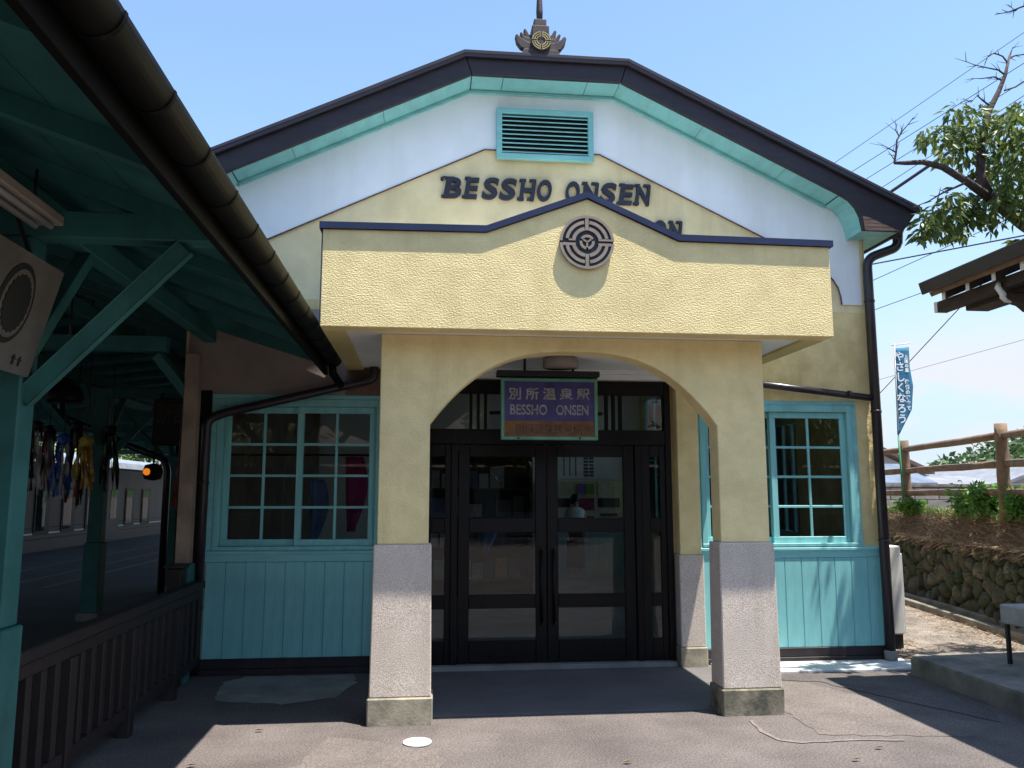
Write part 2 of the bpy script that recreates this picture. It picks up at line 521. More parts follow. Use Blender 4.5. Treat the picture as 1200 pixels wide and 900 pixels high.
def prism_bm(bm, poly, y0, y1, axis='Y'):
    def P(a, b, y):
        return (a, y, b) if axis == 'Y' else ((y, a, b) if axis == 'X' else (a, b, y))
    f = [bm.verts.new(P(a, b, y0)) for a, b in poly]
    k = [bm.verts.new(P(a, b, y1)) for a, b in poly]
    n = len(poly)
    f1 = bm.faces.new(f)
    f2 = bm.faces.new(list(reversed(k)))
    f1.normal_update()
    f2.normal_update()
    for i in range(n):
        bm.faces.new((f[i], k[i], k[(i + 1) % n], f[(i + 1) % n]))
    bmesh.ops.triangulate(bm, faces=[f1, f2], ngon_method='EAR_CLIP')

def sheet(name, poly, z, m, parent=None):
    bm = bmesh.new()
    f = bm.faces.new([bm.verts.new((a, b, z)) for a, b in poly])
    f.normal_update()
    bmesh.ops.triangulate(bm, faces=[f], ngon_method='EAR_CLIP')
    o = link(name, bm_mesh(name, bm), m, parent)
    for p in o.data.polygons:
        if p.normal.z < 0:
            o.data.flip_normals()
            break
    return o

def lathe(name, prof, m, parent=None, loc=(0, 0, 0), seg=20, smooth=True):
    """prof: [(r,z)] around the vertical axis through loc"""
    bm = bmesh.new()
    rings = []
    for r, z in prof:
        rings.append([bm.verts.new((loc[0] + r * math.cos(2 * math.pi * k / seg), loc[1] + r * math.sin(2 * math.pi * k / seg), loc[2] + z)) for k in range(seg)])
    for a, b in zip(rings, rings[1:]):
        for k in range(seg):
            bm.faces.new((a[k], a[(k + 1) % seg], b[(k + 1) % seg], b[k]))
    bm.faces.new(rings[0])
    bm.faces.new(rings[-1])
    return link(name, bm_mesh(name, bm, smooth), m, parent)

def structure(o):
    o['kind'] = 'structure'
    return o

def stuff(o):
    o['kind'] = 'stuff'
    return o

def text_mesh(txt, size, ext=0.0, shear=0.0, offset=0.0, align='LEFT', facing=True):
    c = bpy.data.curves.new('glyph', 'FONT')
    c.body = txt
    c.size = size
    c.extrude = ext / 2
    c.shear = shear
    c.offset = offset
    c.align_x = align
    c.resolution_u = 4
    o = bpy.data.objects.new('glyph', c)
    COL.objects.link(o)
    dg = bpy.context.evaluated_depsgraph_get()
    me = bpy.data.meshes.new_from_object(o.evaluated_get(dg))
    bpy.data.objects.remove(o)
    bpy.data.curves.remove(c)
    if facing:      # stand it up in XZ, facing -Y
        me.transform(Matrix.Rotation(math.pi / 2, 4, 'X'))
    me.materials.clear()
    return me

def leaf_mesh(name, centres, n_per, spread, lsize, droop=0.5, seed=1, flat=1.0, wid=0.42):
    """centres: [(Vector, radius)], folded two-quad leaves spread through each clump"""
    rng = random.Random(seed)
    V, Fc = [], []
    for c, r in centres:
        n = int(n_per * (r / spread) ** 2)
        for _ in range(max(4, n)):
            while True:
                p = Vector((rng.uniform(-1, 1), rng.uniform(-1, 1), rng.uniform(-1, 1)))
                if 0.05 < p.length < 1: break
            p = p * (0.55 + 0.45 * rng.random()) if p.length < 0.5 else p
            pos = c + Vector((p.x * r, p.y * r, p.z * r * flat))
            d = Vector((p.x + rng.uniform(-.8, .8), p.y + rng.uniform(-.8, .8), p.z * 0.4 - droop + rng.uniform(-.5, .5)))
            if d.length < 1e-3: continue
            d.normalize()
            s = d.cross(Vector((rng.uniform(-1, 1), rng.uniform(-1, 1), rng.uniform(-1, 1) + 0.6)))
            if s.length < 1e-3: continue
            s.normalize()
            u = s.cross(d)
            L = lsize * rng.uniform(0.65, 1.25)
            w = L * wid
            i = len(V)
            V += [pos, pos + d * L * 0.45 + s * w * 0.5 + u * w * 0.12, pos + d * L - u * L * 0.12, pos + d * L * 0.45 - s * w * 0.5 + u * w * 0.12]
            Fc += [(i, i + 1, i + 2), (i, i + 2, i + 3)]
    return pydata(name, V, Fc)

def branch_tree(bm, p, d, length, rad, depth, rng, seg=5, tips=None):
    pts = [p.copy()]
    rr = [rad]
    n = 4
    cur = p.copy()
    dd = d.normalized()
    for i in range(n):
        dd = (dd + Vector((rng.uniform(-.25, .25), rng.uniform(-.25, .25), rng.uniform(-.15, .2)))).normalized()
        cur = cur + dd * length / n
        pts.append(cur.copy())
        rr.append(rad * (1 - 0.55 * (i + 1) / n))
    tube_bm(bm, pts, rr, seg)
    if depth <= 0:
        if tips is not None: tips.append(pts[-1])
        return
    for k in range(rng.randint(2, 3)):
        i = rng.randint(2, n)
        a = rng.uniform(0, 6.28)
        side = Vector((math.cos(a), math.sin(a), rng.uniform(0.1, 0.7)))
        branch_tree(bm, pts[i], dd * 0.6 + side * 0.8, length * rng.uniform(.55, .75), rr[i] * 0.7, depth - 1, rng, seg, tips)

def broad_tree(label, base, h, cr, leaf, seed, group, n_per=110, lsize=0.3):
    rng = random.Random(seed)
    t = thing('broadleaf_tree', label, 'tree', base, group)
    bm = bmesh.new()
    tips = []
    b = Vector(base)
    tube_bm(bm, [b - Vector((0, 0, .1)), b + Vector((.05, 0, h * .25)), b + Vector((0, .1, h * .5))], [h * .035, h * .028, h * .022], 7)
    for k in range(6):
        a = k * 1.05 + rng.uniform(-.3, .3)
        branch_tree(bm, b + Vector((0, .05, h * (.3 + .035 * k))), Vector((math.cos(a), math.sin(a), .75)), h * .3, h * .014, 1, rng, 5, tips)
    link('trunk', bm_mesh('trunk', bm, True), 'bark', t)
    cs = []
    for tp in tips: cs.append((tp, cr * rng.uniform(.22, .36)))
    for k in range(26):
        while True:
            p = Vector((rng.uniform(-1, 1), rng.uniform(-1, 1), rng.uniform(-1, 1)))
            if p.length < 1: break
        cs.append((b + Vector((p.x * cr, p.y * cr, h * .68 + p.z * h * .30)), cr * rng.uniform(.2, .38)))
    link('crown', leaf_mesh('crown', cs, n_per, cr * .3, lsize, 0.3, seed + 5), leaf, t)
    return t

# ------------------------------------------------------------------ ground and setting
def ground_z(x):
    if x <= -9.6: return -1.25
    if x <= -9.2: return -1.25 if x < -9.5 else 0.0
    if x <= 8.6: return 0.0
    if x <= 14: return -1.6 * (x - 8.6) / 5.4
    return -1.6
gx = [-900, -300, -100, -40, -20, -14, -9.6, -9.4, -6, -2.2, 2, 5, 8.6, 11, 14, 40, 120, 400, 900]
gy = [-700, -200, -60, -20, -8, 0, 4, 8, 12, 20, 40, 100, 300, 900, 2000]
V = [(x, y, ground_z(x)) for y in gy for x in gx]
nx = len(gx)
Fs = [(j * nx + i, j * nx + i + 1, (j + 1) * nx + i + 1, (j + 1) * nx + i) for j in range(len(gy) - 1) for i in range(nx - 1)]
structure(link('ground', pydata('ground', V, Fs), 'asphalt'))

def rough_edge(poly, seed, amp=.035):
    rg_ = random.Random(seed)
    out = []
    for (a, b) in zip(poly, poly[1:] + poly[:1]):
        n_ = max(2, int(math.hypot(b[0] - a[0], b[1] - a[1]) / .07))
        for k_ in range(n_):
            t_ = k_ / n_
            out.append((a[0] + (b[0] - a[0]) * t_ + rg_.uniform(-amp, amp), a[1] + (b[1] - a[1]) * t_ + rg_.uniform(-amp, amp)))
    return out
def pz(pts, z=0.0):
    return [tuple(onZ(x, y, z)[:2]) for x, y in pts]
# resurfaced patch right of the porch, older concrete patch by the left wall
structure(sheet('asphalt_repair', rough_edge([(2.66, 5.45), (3.70, 5.3), (3.9, 5.55), (3.25, 6.9), (2.75, 7.10), (2.70, 6.4)], 1, .02), 0.003, 'asphalt_patch'))
structure(sheet('asphalt_strip', rough_edge([(2.75, 7.24), (4.25, 7.24), (4.22, 5.9), (4.05, 5.62), (3.38, 6.92), (2.78, 7.15)], 2, .02), 0.0045, 'asphalt_dark'))
structure(sheet('old_concrete_patch', rough_edge(pz([(262, 800), (290, 793), (415, 791), (417, 800), (392, 818), (330, 826), (250, 822)]), 3, .018), 0.004, 'concrete'))
structure(sheet('forecourt_patch', rough_edge([(-1.9, 3.0), (0.1, 3.0), (0.12, 5.4), (-0.62, 5.75), (-0.75, 5.15), (-1.9, 5.05)], 4, .02), 0.003, 'asphalt_patch'))
def ribbon(name, pts, w, z, m):
    V, Fc = [], []
    pts = [Vector((a, b, z)) for a, b in pts]
    rng = random.Random(len(pts))
    fine = []
    for a, b in zip(pts, pts[1:]):
        n = max(2, int((b - a).length / .08))
        for i in range(n): fine.append(a.lerp(b, i / n))
    fine.append(pts[-1])
    for i, p in enumerate(fine):
        d = (fine[min(i + 1, len(fine) - 1)] - fine[max(i - 1, 0)]).normalized()
        s = Vector((-d.y, d.x, 0)) * w * rng.uniform(.3, .75)
        off = Vector((rng.uniform(-1, 1), rng.uniform(-1, 1), 0)) * w * .25
        V += [p + s + off, p - s + off]
    for i in range(len(fine) - 1): Fc.append((2 * i, 2 * i + 1, 2 * i + 3, 2 * i + 2))
    return structure(link(name, pydata(name, V, Fc), m))
ribbon('pavement_seam', pz([(880, 845), (893, 858), (914, 868), (938, 871), (1000, 868), (1060, 868)]), .022, .0055, 'seal')
# porch floor slab and pale threshold
structure(box('porch_floor', -0.36, 2.62, 6.15, 7.62, -0.05, 0.012, 'porch_floor', None, 0.003))
structure(box('door_threshold', -0.10, 2.36, 7.62, 7.72, -0.05, 0.05, 'concrete', None, 0.004))
# pale concrete apron under right wall
structure(box('concrete_apron', 2.70, 4.62, 7.30, 7.74, -0.05, 0.016, 'concrete_pale', None, 0.004))
# raised paving slab by the shelter
bm = bmesh.new()
prism_bm(bm, [(4.30, 2.0), (9.0, 2.0), (6.9, 7.24), (4.45, 7.2), (4.34, 7.12)], -0.02, 0.165, 'Z')
bmesh.ops.bevel(bm, geom=[e for e in bm.edges if len(e.link_faces) == 2 and e.calc_face_angle(0) > .6], offset=.012, segments=2, affect='EDGES')
slab = structure(link('raised_pavement', bm_mesh('raised_pavement', bm), 'concrete_old'))
# gravel between building and stone wall
structure(sheet('gravel_path', [(4.62, 7.26), (6.9, 7.26), (7.25, 9.0), (7.9, 12.5), (8.3, 20), (4.55, 20), (4.55, 7.76)], 0.006, 'gravel'))
def drain(y0, y1):
    bm = bmesh.new()
    for dx in (0.0, 0.30):
        pts = [(6.25 + dx, y0 - 1.6), (6.55 + dx, 8.9), (6.95 + dx, 11.2), (7.35 + dx, 14), (7.6 + dx, y1)]
        for a, b in zip(pts, pts[1:]):
            bar_bm(bm, (a[0], a[1], .04), (b[0], b[1], .04), .09, .10, bev=.008)
    return link('drain_kerb', bm_mesh('drain_kerb', bm), 'concrete_old')
structure(drain(7.4, 18))

# ------------------------------------------------------------------ STATION BUILDING
YW = 7.75            # front face of the facade wall
XL, XR, XC = -2.25, 4.50, 1.124
ST = thing('station_building', 'cream and turquoise gabled station building with arched porch', 'building', (XC, YW, 0))

def wall_cells(x0, x1, z0, z1, holes):
    xs = sorted({x0, x1, *[h[0] for h in holes], *[h[1] for h in holes]})
    zs = sorted({z0, z1, *[h[2] for h in holes], *[h[3] for h in holes]})
    out = []
    for i in range(len(xs) - 1):
        run = None
        for j in range(len(zs) - 1):
            cx, cz = (xs[i] + xs[i + 1]) / 2, (zs[j] + zs[j + 1]) / 2
            solid = not any(h[0] < cx < h[1] and h[2] < cz < h[3] for h in holes)
            if solid:
                if run is None: run = [zs[j], zs[j + 1]]
                else: run[1] = zs[j + 1]
            if (not solid or j == len(zs) - 2) and run:
                out.append((xs[i], xs[i + 1], run[0], run[1]))
                run = None
    return out
WIN_L = (-1.93, -0.42, 1.09, 2.47)
WIN_R = (2.665, 4.25, 1.09, 2.47)
DOOR = (-0.13, 2.37, -0.02, 2.69)
cells = wall_cells(XL, XR, -0.02, 3.45, [WIN_L, WIN_R, DOOR])
fw = boxes('front_wall', [(a, b, YW, YW + .15, c, d) for a, b, c, d in cells], 'stucco_wall', ST, 0)

# roof outline (right half measured, left mirrored)
def mir(p): return (2 * XC - p[0], p[1])
TOPR = [(1.922, 5.824), (4.88, 4.418)]
BOTR = [(1.862, 5.635), (4.085, 4.565), (4.17, 4.515), (4.235, 4.44), (4.275, 4.35), (4.30, 4.21)]
# gable wall up to the soffit
gw = [(XR, 3.45), (XR, 4.36), (1.90, 5.66)]
prism('gable_wall', gw + [mir(p) for p in reversed(gw)], YW, YW + .15, 'gable_yellow', ST)
# white panel over the gable
inner = [(4.215, 3.525), (4.21, 3.60), (4.185, 3.70), (4.14, 3.775), (4.06, 3.865), (3.95, 3.95), (1.71, 5.025)]
outer = [(4.435, 3.525), (4.435, 4.40), (1.895, 5.65)]
wp = outer + [mir(p) for p in reversed(outer)] + [mir(p) for p in inner] + list(reversed(inner))
prism('white_gable_panel', wp, YW - .018, YW - .002, 'white_panel', ST)
prism('corner_trim', [(4.437, 3.53), (4.47, 3.53), (4.47, 4.36), (4.437, 4.38)], YW - .022, YW - .003, 'gable_yellow', ST)
# thin brown bead between white and cream
bm = bmesh.new()
bead = inner + [mir(p) for p in reversed(inner)]
tube_bm(bm, [(x, YW - .020, z) for x, z in bead], .008, 6)
link('bead', bm_mesh('bead', bm), 'brown_wood', ST)

# louvred vent
vx0, vx1, vz0, vz1 = .655, 1.64, 4.925, 5.455
vent = boxes('louvre_vent', [(vx0, vx1, YW - .075, YW - .02, vz1 - .055, vz1), (vx0, vx1, YW - .075, YW - .02, vz0, vz0 + .055),
                             (vx0, vx0 + .055, YW - .074, YW - .021, vz0 + .055, vz1 - .055), (vx1 - .055, vx1, YW - .074, YW - .021, vz0 + .055, vz1 - .055)], 'teal_h', ST)
box('backing', vx0 + .05, vx1 - .05, YW - .026, YW - .0195, vz0 + .05, vz1 - .05, 'ink_black', vent, 0)
bm = bmesh.new()
bar_bm(bm, (vx0 + .056, 0, 0), (vx1 - .056, 0, 0), 0.042, .010, up=(0, -.55, 1), bev=.002)
slat_me = bm_mesh('slat', bm)
ns = 9
for k in range(ns):
    link('slat', slat_me, 'teal_h', vent, (0, YW - .05, vz0 + .055 + (k + .5) * (vz1 - vz0 - .11) / ns))

# raised letters
SER = {'B': [(-.02, .0, .30, .055), (-.02, .67, .30, .055)], 'E': [(-.03, 0, .2, .06), (-.03, .67, .2, .06)], 'H': [(-.05, 0, .30, .06), (.38, 0, .30, .06), (-.05, .67, .30, .06), (.38, .67, .30, .06)],
       'N': [(-.06, 0, .30, .06), (-.06, .67, .26, .06), (.38, .67, .30, .06)], 'T': [(.17, 0, .36, .06)], 'I': [(-.04, 0, .34, .06), (-.04, .67, .34, .06)], 'A': [(-.06, 0, .28, .06), (.45, 0, .28, .06)]}
LET = {}
def letter_mesh(ch):
    if ch in LET: return LET[ch]
    s = .285
    me = text_mesh(ch, s, .034, 0.0, .009)
    bm = bmesh.new()
    bm.from_mesh(me)
    for (x, z, w, h) in SER.get(ch, []):
        bbox(bm, x * s, (x + w) * s, -.013, .015, z * s - .004, (z + h) * s + .004, 0)
    if ch == 'B':
        tube_bm(bm, [(-.05 * s, 0, .60 * s), (-.11 * s, 0, .63 * s), (-.12 * s, 0, .70 * s), (-.05 * s, 0, .725 * s), (.05 * s, 0, .715 * s)], .011, 6)
    sh = Matrix.Identity(4)
    sh[0][2] = 0.16
    bm.transform(sh)
    me2 = bm_mesh('letter', bm)
    LET[ch] = me2
    return me2
def word(txt, spans, z, h):
    for ch, (a, b) in zip(txt, spans):
        me = letter_mesh(ch)
        xs = [v.co.x for v in me.vertices]
        zs = [v.co.z for v in me.vertices]
        kx, kz = (b - a) / (max(xs) - min(xs)), h / (max(zs) - min(zs))
        o = link('letter', me, 'letter_navy', ST, (a - min(xs) * kx, YW - .022, z - min(zs) * kz))
        o.scale = (kx, 1, kz)
word('BESSHO', [(.10, .308), (.31, .49), (.507, .685), (.682, .865), (.862, 1.06), (1.068, 1.215)], 4.505, .225)
word('ONSEN', [(1.355, 1.50), (1.50, 1.70), (1.70, 1.88), (1.875, 2.06), (2.045, 2.235)], 4.500, .225)
word('STATION', [(1.42, 1.58), (1.59, 1.75), (1.75, 1.93), (1.94, 2.10), (2.11, 2.21), (2.235, 2.385), (2.39, 2.555)], 4.135, .215)

# ---- roof
def poly_band(top, bot):
    r = top + list(reversed(bot))
    return r
YB0, YB1 = 7.38, 7.43
top_full = [mir(p) for p in reversed(TOPR)] + TOPR
roof = prism('roof', [mir((4.905, 4.412)), mir((1.925, 5.826)), (1.925, 5.826), (4.905, 4.412), (4.905, 4.446), (1.934, 5.861), mir((1.934, 5.861)), mir((4.905, 4.446))], 7.33, 17.2, 'roof_metal', ST, 'Y', .004)
def split_barge(poly, nm='barge_board'):
    return prism(nm, poly, YB0, YB1, 'barge', roof, 'Y', .004)
g = .003
split_barge([mir((1.922 - g, 5.824)), (1.922 - g, 5.824), (1.862 - g, 5.635), mir((1.862 - g, 5.635))])
sl = [(1.922 + g, 5.824), (4.88, 4.418), (4.715, 4.205)] + list(reversed(BOTR[1:])) + [(1.862 + g, 5.635)]
split_barge(sl)
split_barge([mir(p) for p in reversed(sl)])
# roof flashing strip on top of the barge
bm = bmesh.new()
for pts in ([(1.925, 5.868), (4.90, 4.445)], [mir((1.925, 5.868)), mir((4.90, 4.445))], [mir((1.925, 5.868)), (1.925, 5.868)]):
    bar_bm(bm, (pts[0][0], 7.352, pts[0][1] - .045), (pts[1][0], 7.352, pts[1][1] - .045), .03, .05, bev=.004)
link('roof_flashing', bm_mesh('roof_flashing', bm), 'roof_metal', roof)
# planks at the barge foot; the light on them put into the lighter brown
for mm in (False, True):
    for k in range(4):
        z1, z0 = 4.345 - k * .036, 4.345 - k * .036 - .033
        xa = 4.29 + (4.345 - z0) * .10
        xb1 = 4.30 + (4.36 - z1) / (4.36 - 4.21) * .36
        xb0 = 4.30 + (4.36 - z0) / (4.36 - 4.21) * .36
        pl = [(xa + .008, z0), (xb0, z0), (xb1, z1), (xa, z1)]
        if mm: pl = [mir(p) for p in reversed(pl)]
        prism('plank', pl, YB0 - .006, YB0 - .001, 'brown_wood', roof)
# soffit panels between barge and wall
def soffit_panel(a, b):
    bm = bmesh.new()
    (x0, z0), (x1, z1) = a, b
    d = Vector((x1 - x0, z1 - z0)).normalized()
    x0, z0, x1, z1 = x0 + d.x * .003, z0 + d.y * .003, x1 - d.x * .003, z1 - d.y * .003
    prism_bm(bm, [(x0, z0 + .012), (x1, z1 + .012), (x1, z1 + .03), (x0, z0 + .03)], YB1, YW - .002)
    return link('soffit_panel', bm_mesh('soffit_panel', bm), 'teal_h', roof)
pr = [(1.862, 5.635)]
for t in (.38, .76, 1.0):
    pr.append((1.862 + (4.085 - 1.862) * t, 5.635 + (4.565 - 5.635) * t))
for a, b in zip(pr, pr[1:]):
    soffit_panel(a, b)
    soffit_panel(mir(b), mir(a))
for a, b in ((.39, .70), (.70, 1.54), (1.54, 1.862)):
    soffit_panel((a, 5.635), (b, 5.635))
for a, b in zip(BOTR[1:], BOTR[2:]):
    for P in (lambda p: p, mir):
        p, q = P(a), P(b)
        if P is mir: p, q = q, p
        bm = bmesh.new()
        prism_bm(bm, [(p[0], p[1]), (q[0], q[1]), (q[0] + (.02 if P is not mir else -.02), q[1] + .02), (p[0] + (.02 if P is not mir else -.02), p[1] + .02)], YB1, YW - .024)
        link('curved_soffit', bm_mesh('curved_soffit', bm), 'teal_h', roof)
# cornice strip at the wall
bm = bmesh.new()
for a, b in (((1.862, 5.625), (4.085, 4.555)), ((mir((1.862, 0))[0], 5.625), (mir((4.085, 0))[0], 4.555)), ((mir((1.862, 0))[0], 5.625), (1.862, 5.625))):
    bar_bm(bm, (a[0], YW - .034, a[1]), (b[0], YW - .034, b[1]), .03, .035, bev=.004)
link('cornice_strip', bm_mesh('cornice_strip', bm), 'teal_h', roof)
# boxed side eaves
for s in (1, -1):
    P = (lambda x: x) if s == 1 else (lambda x: 2 * XC - x)
    xs = sorted((P(4.305), P(4.70)))
    box('eave_soffit', xs[0], xs[1], YB1 + .001, 17.0, 4.215, 4.235, 'teal', roof)
    xs = sorted((P(4.705), P(4.74)))
    box('eave_fascia', xs[0], xs[1], YB1 + .001, 17.0, 4.20, 4.42, 'barge', roof)
    bm = bmesh.new()
    gp = [(P(4.745 + .055 - .055 * math.cos(t)), 4.335 - .055 * math.sin(t)) for t in [math.pi * k / 8 for k in range(9)]]
    gp2 = [(P(4.745 + .055 - .049 * math.cos(t)), 4.335 - .049 * math.sin(t)) for t in [math.pi * k / 8 for k in range(8, -1, -1)]]
    prism_bm(bm, gp + gp2, 7.40, 17.0)
    link('eave_gutter', bm_mesh('eave_gutter', bm), 'pipe', roof)

# ridge finial
FX, FY, FZ = 1.060, 7.445, 5.864
fin = prism('roof_finial', [(FX - .19, FZ), (FX + .19, FZ), (FX + .17, FZ + .05), (FX - .17, FZ + .05)], FY - .10, FY + .10, 'finial', ST, 'Y', .006)
def petal(side, depth, pts, y):
    pl = [(FX + side * a, FZ + b) for a, b in pts]
    if side < 0: pl = list(reversed(pl))
    prism('petal', pl, y, y + depth, 'finial', fin, 'Y', .008)
for s in (-1, 1):
    petal(s, .07, [(.02, .045), (.13, .035), (.20, .06), (.24, .115), (.255, .185), (.235, .205), (.20, .165), (.13, .125), (.03, .105)], FY - .095)
    petal(s, .06, [(.02, .10), (.12, .12), (.18, .165), (.205, .235), (.185, .245), (.15, .195), (.02, .165)], FY - .065)
    petal(s, .05, [(.02, .14), (.11, .165), (.155, .215), (.165, .285), (.145, .295), (.11, .235), (.02, .20)], FY - .045)
box('block', FX - .085, FX + .085, FY - .08, FY + .08, FZ + .19, FZ + .315, 'finial', fin, .008)
box('block', FX - .062, FX + .062, FY - .06, FY + .06, FZ + .316, FZ + .395, 'finial', fin, .008)
lathe('spire', [(.028, 0), (.034, .10), (.022, .35), (.008, .55)], 'finial', fin, (FX, FY, FZ + .396), 10)
def ring_sector(bm, cx, cz, r0, r1, a0, a1, y0, y1, n=14):
    A = [a0 + (a1 - a0) * k / n for k in range(n + 1)]
    pts = [(cx + r1 * math.cos(a), cz + r1 * math.sin(a)) for a in A] + [(cx + r0 * math.cos(a), cz + r0 * math.sin(a)) for a in reversed(A)]
    prism_bm(bm, pts, y0, y1)
med = prism('medallion', [(FX + .10 * math.cos(a), FZ + .125 + .10 * math.sin(a)) for a in [2 * math.pi * k / 28 for k in range(28)]], FY - .125, FY - .096, 'finial', fin)
for q in range(4):
    for r0, r1 in ((.083, .093), (.062, .072), (.040, .050)):
        bm = bmesh.new()
        ring_sector(bm, FX, FZ + .125, r0, r1, q * math.pi / 2 + .10, (q + 1) * math.pi / 2 - .10, FY - .130, FY - .1255, 8)
        link('gold_ring', bm_mesh('gold_ring', bm), 'gold', fin)
for q in range(4):
    a = q * math.pi / 2
    for o in (-.01, .01):
        bar('gold_spoke', (FX + .045 * math.cos(a) - o * math.sin(a), FY - .128, FZ + .125 + .045 * math.sin(a) + o * math.cos(a)),
            (FX + .092 * math.cos(a) - o * math.sin(a), FY - .128, FZ + .125 + .092 * math.sin(a) + o * math.cos(a)), .004, .006, 'gold', fin, up=(0, 1, 0), bev=0)

# ---- side and back walls, floor, ceiling of the hall
BK = 16.35
box('side_wall', XL, XL + .15, YW + .152, BK, -.02, 4.22, 'stucco_wall', ST, 0)
SWH = [(9.2, 10.2), (10.6, 13.2), (13.6, 16.0)]  # far window seen through the transom; the nearer two added to brighten the hall
sw = []
zs0, zs1 = 1.1, 2.4
ys = [YW + .152] + [v for h in SWH for v in h] + [BK]
for k in range(0, len(ys), 2): sw.append((XR - .15, XR, ys[k], ys[k + 1], -.02, 4.22))
for k, h in enumerate(SWH):
    zb, zt = (1.1, 2.5) if k < 1 else (1.0, 3.52)  # tall openings enlarged to let more daylight in
    sw += [(XR - .15, XR, h[0], h[1], -.02, zb), (XR - .15, XR, h[0], h[1], zt, 4.22)]
boxes('side_wall', sw, 'stucco_wall', ST, 0)
for k, h in enumerate(SWH):
    zb, zt = (1.1, 2.5) if k < 1 else (1.0, 3.52)
    wf = boxes('daylight_window', [(XR - .12, XR - .04, h[0] + .001, h[0] + .06, zb + .001, zt - .001), (XR - .12, XR - .04, h[1] - .06, h[1] - .001, zb + .001, zt - .001),
                               (XR - .118, XR - .042, h[0] + .06, h[1] - .06, zb + .001, zb + .06), (XR - .118, XR - .042, h[0] + .06, h[1] - .06, zt - .06, zt - .001)], 'teal', ST)
    nn = 4
    for i in range(1, nn):
        y = h[0] + (h[1] - h[0]) * i / nn
        box('muntin', XR - .10, XR - .06, y - .015, y + .015, zb + .06, zt - .06, 'teal', wf, .002)
    box('muntin', XR - .098, XR - .062, h[0] + .06, h[1] - .06, (zb + zt) / 2 - .015, (zb + zt) / 2 + .015, 'teal', wf, 0)
    box('pane', XR - .083, XR - .078, h[0] + .05, h[1] - .05, zb + .05, zt - .05, 'glass', wf, 0)
box('back_wall', XL + .151, XR - .151, BK - .12, BK - .001, -.02, 4.22, 'interior_white', ST, 0)
box('ceiling', XL + .151, XR - .151, YW + .152, BK - .121, 3.60, 3.66, 'interior_white', ST, 0)
box('hall_floor', XL + .151, XR - .151, YW + .152, BK - .121, -.03, .03, 'interior_floor', ST, 0)
box('inner_lining', XL + .1515, XL + .165, YW + .16, BK - .13, .04, 3.59, 'brown_trim', ST, 0)

# ---- wainscot
def plank_mesh(w, z0, z1):
    bm = bmesh.new()
    bbox(bm, 0, w, 0, .022, z0, z1, .005)
    return bm_mesh('wainscot_plank', bm)
def wainscot(x0, x1, n):
    w = (x1 - x0) / n
    me = plank_mesh(w - .002, .14, .985)
    for k in range(n):
        link('wainscot_plank', me, 'teal', ST, (x0 + k * w + .001, YW - .0235, 0))
    box('sill_rail', x0 - .01, x1 + .012, YW - .030, YW - .001, .986, 1.088, 'teal_h', ST, .006)
    box('sill_lip', x0 - .012, x1 + .016, YW - .040, YW - .0305, 1.055, 1.083, 'teal_h', ST, .004)
    box('baseboard', x0 - .01, x1 + .008, YW - .032, YW - .001, .055, .139, 'base_board', ST, .004)
    box('baseboard', x0 - .012, x1 + .012, YW - .045, YW - .002, 0.002, .054, 'base_board', ST, .004)
wainscot(-1.972, -.385, 9)
wainscot(2.63, XR, 11)
box('corner_post', XR - .05, XR + .014, YW - .04, YW - .0245, .14, .985, 'teal', ST, .004)

box('corner_board', XL - .005, -1.986, YW - .026, YW - .001, .0, 2.555, 'door_wood', ST, .004)
# ---- windows
def window(x0, x1, z0, z1, split, left_front):
    f = .055
    yb = YW + .02
    fr = boxes('window', [(x0 + .001, x1 - .001, YW - .030, YW + .10, z1 - f, z1 + .012), (x0 + .001, x1 - .001, YW - .036, YW + .10, z0 + .001, z0 + .035),
                          (x0 + .001, x0 + f, YW - .028, YW + .098, z0 + .035, z1 - f), (x1 - f, x1 - .001, YW - .028, YW + .098, z0 + .035, z1 - f)], 'teal', ST, .004)
    # outer casing
    boxes('casing', [(x0 - .05, x1 + .05, YW - .022, YW - .001, z1 + .013, z1 + .055), (x1 + .0005, x1 + .05, YW - .021, YW - .002, z0, z1 + .012), (x0 - .05, x0 - .0005, YW - .021, YW - .002, z0, z1 + .012)], 'teal_h', fr, .003)
    za, zb = z0 + .036, z1 - f - .001
    xa, xb = x0 + f + .001, x1 - f - .001
    st = .06
    for (sa, sb, yo) in ((xa, split + .03, YW + (.008 if left_front else .05)), (split - .03, xb, YW + (.05 if left_front else .008))):
        sash = boxes('sash', [(sa, sb, yo, yo + .035, za, za + st), (sa, sb, yo, yo + .035, zb - st, zb),
                              (sa, sa + st, yo + .001, yo + .034, za + st, zb - st), (sb - st, sb, yo + .001, yo + .034, za + st, zb - st)], 'teal', fr, .004)
        pa, pb, pc, pd = sa + st, sb - st, za + st, zb - st
        xm = (pa + pb) / 2
        box('muntin', xm - .013, xm + .013, yo + .006, yo + .03, pc, pd, 'teal', fr, .003)
        hz = (pd - pc) / 4
        for k in range(1, 4):
            box('muntin', pa, pb, yo + .008, yo + .028, pc + k * hz - .012, pc + k * hz + .012, 'teal_h', fr, .003)
        for i in range(2):
            for k in range(4):
                px0 = pa - .003 if i == 0 else xm + .010
                px1 = xm - .010 if i == 0 else pb + .003
                q = box('pane', px0, px1, yo + .016, yo + .020, pc + k * hz + (.010 if k else -.003), pc + (k + 1) * hz - (.010 if k < 3 else -.003), 'glass', fr, 0)
    return fr
window(*WIN_L[:2], *WIN_L[2:], -1.175, False)
window(*WIN_R[:2], *WIN_R[2:], 3.43, False)

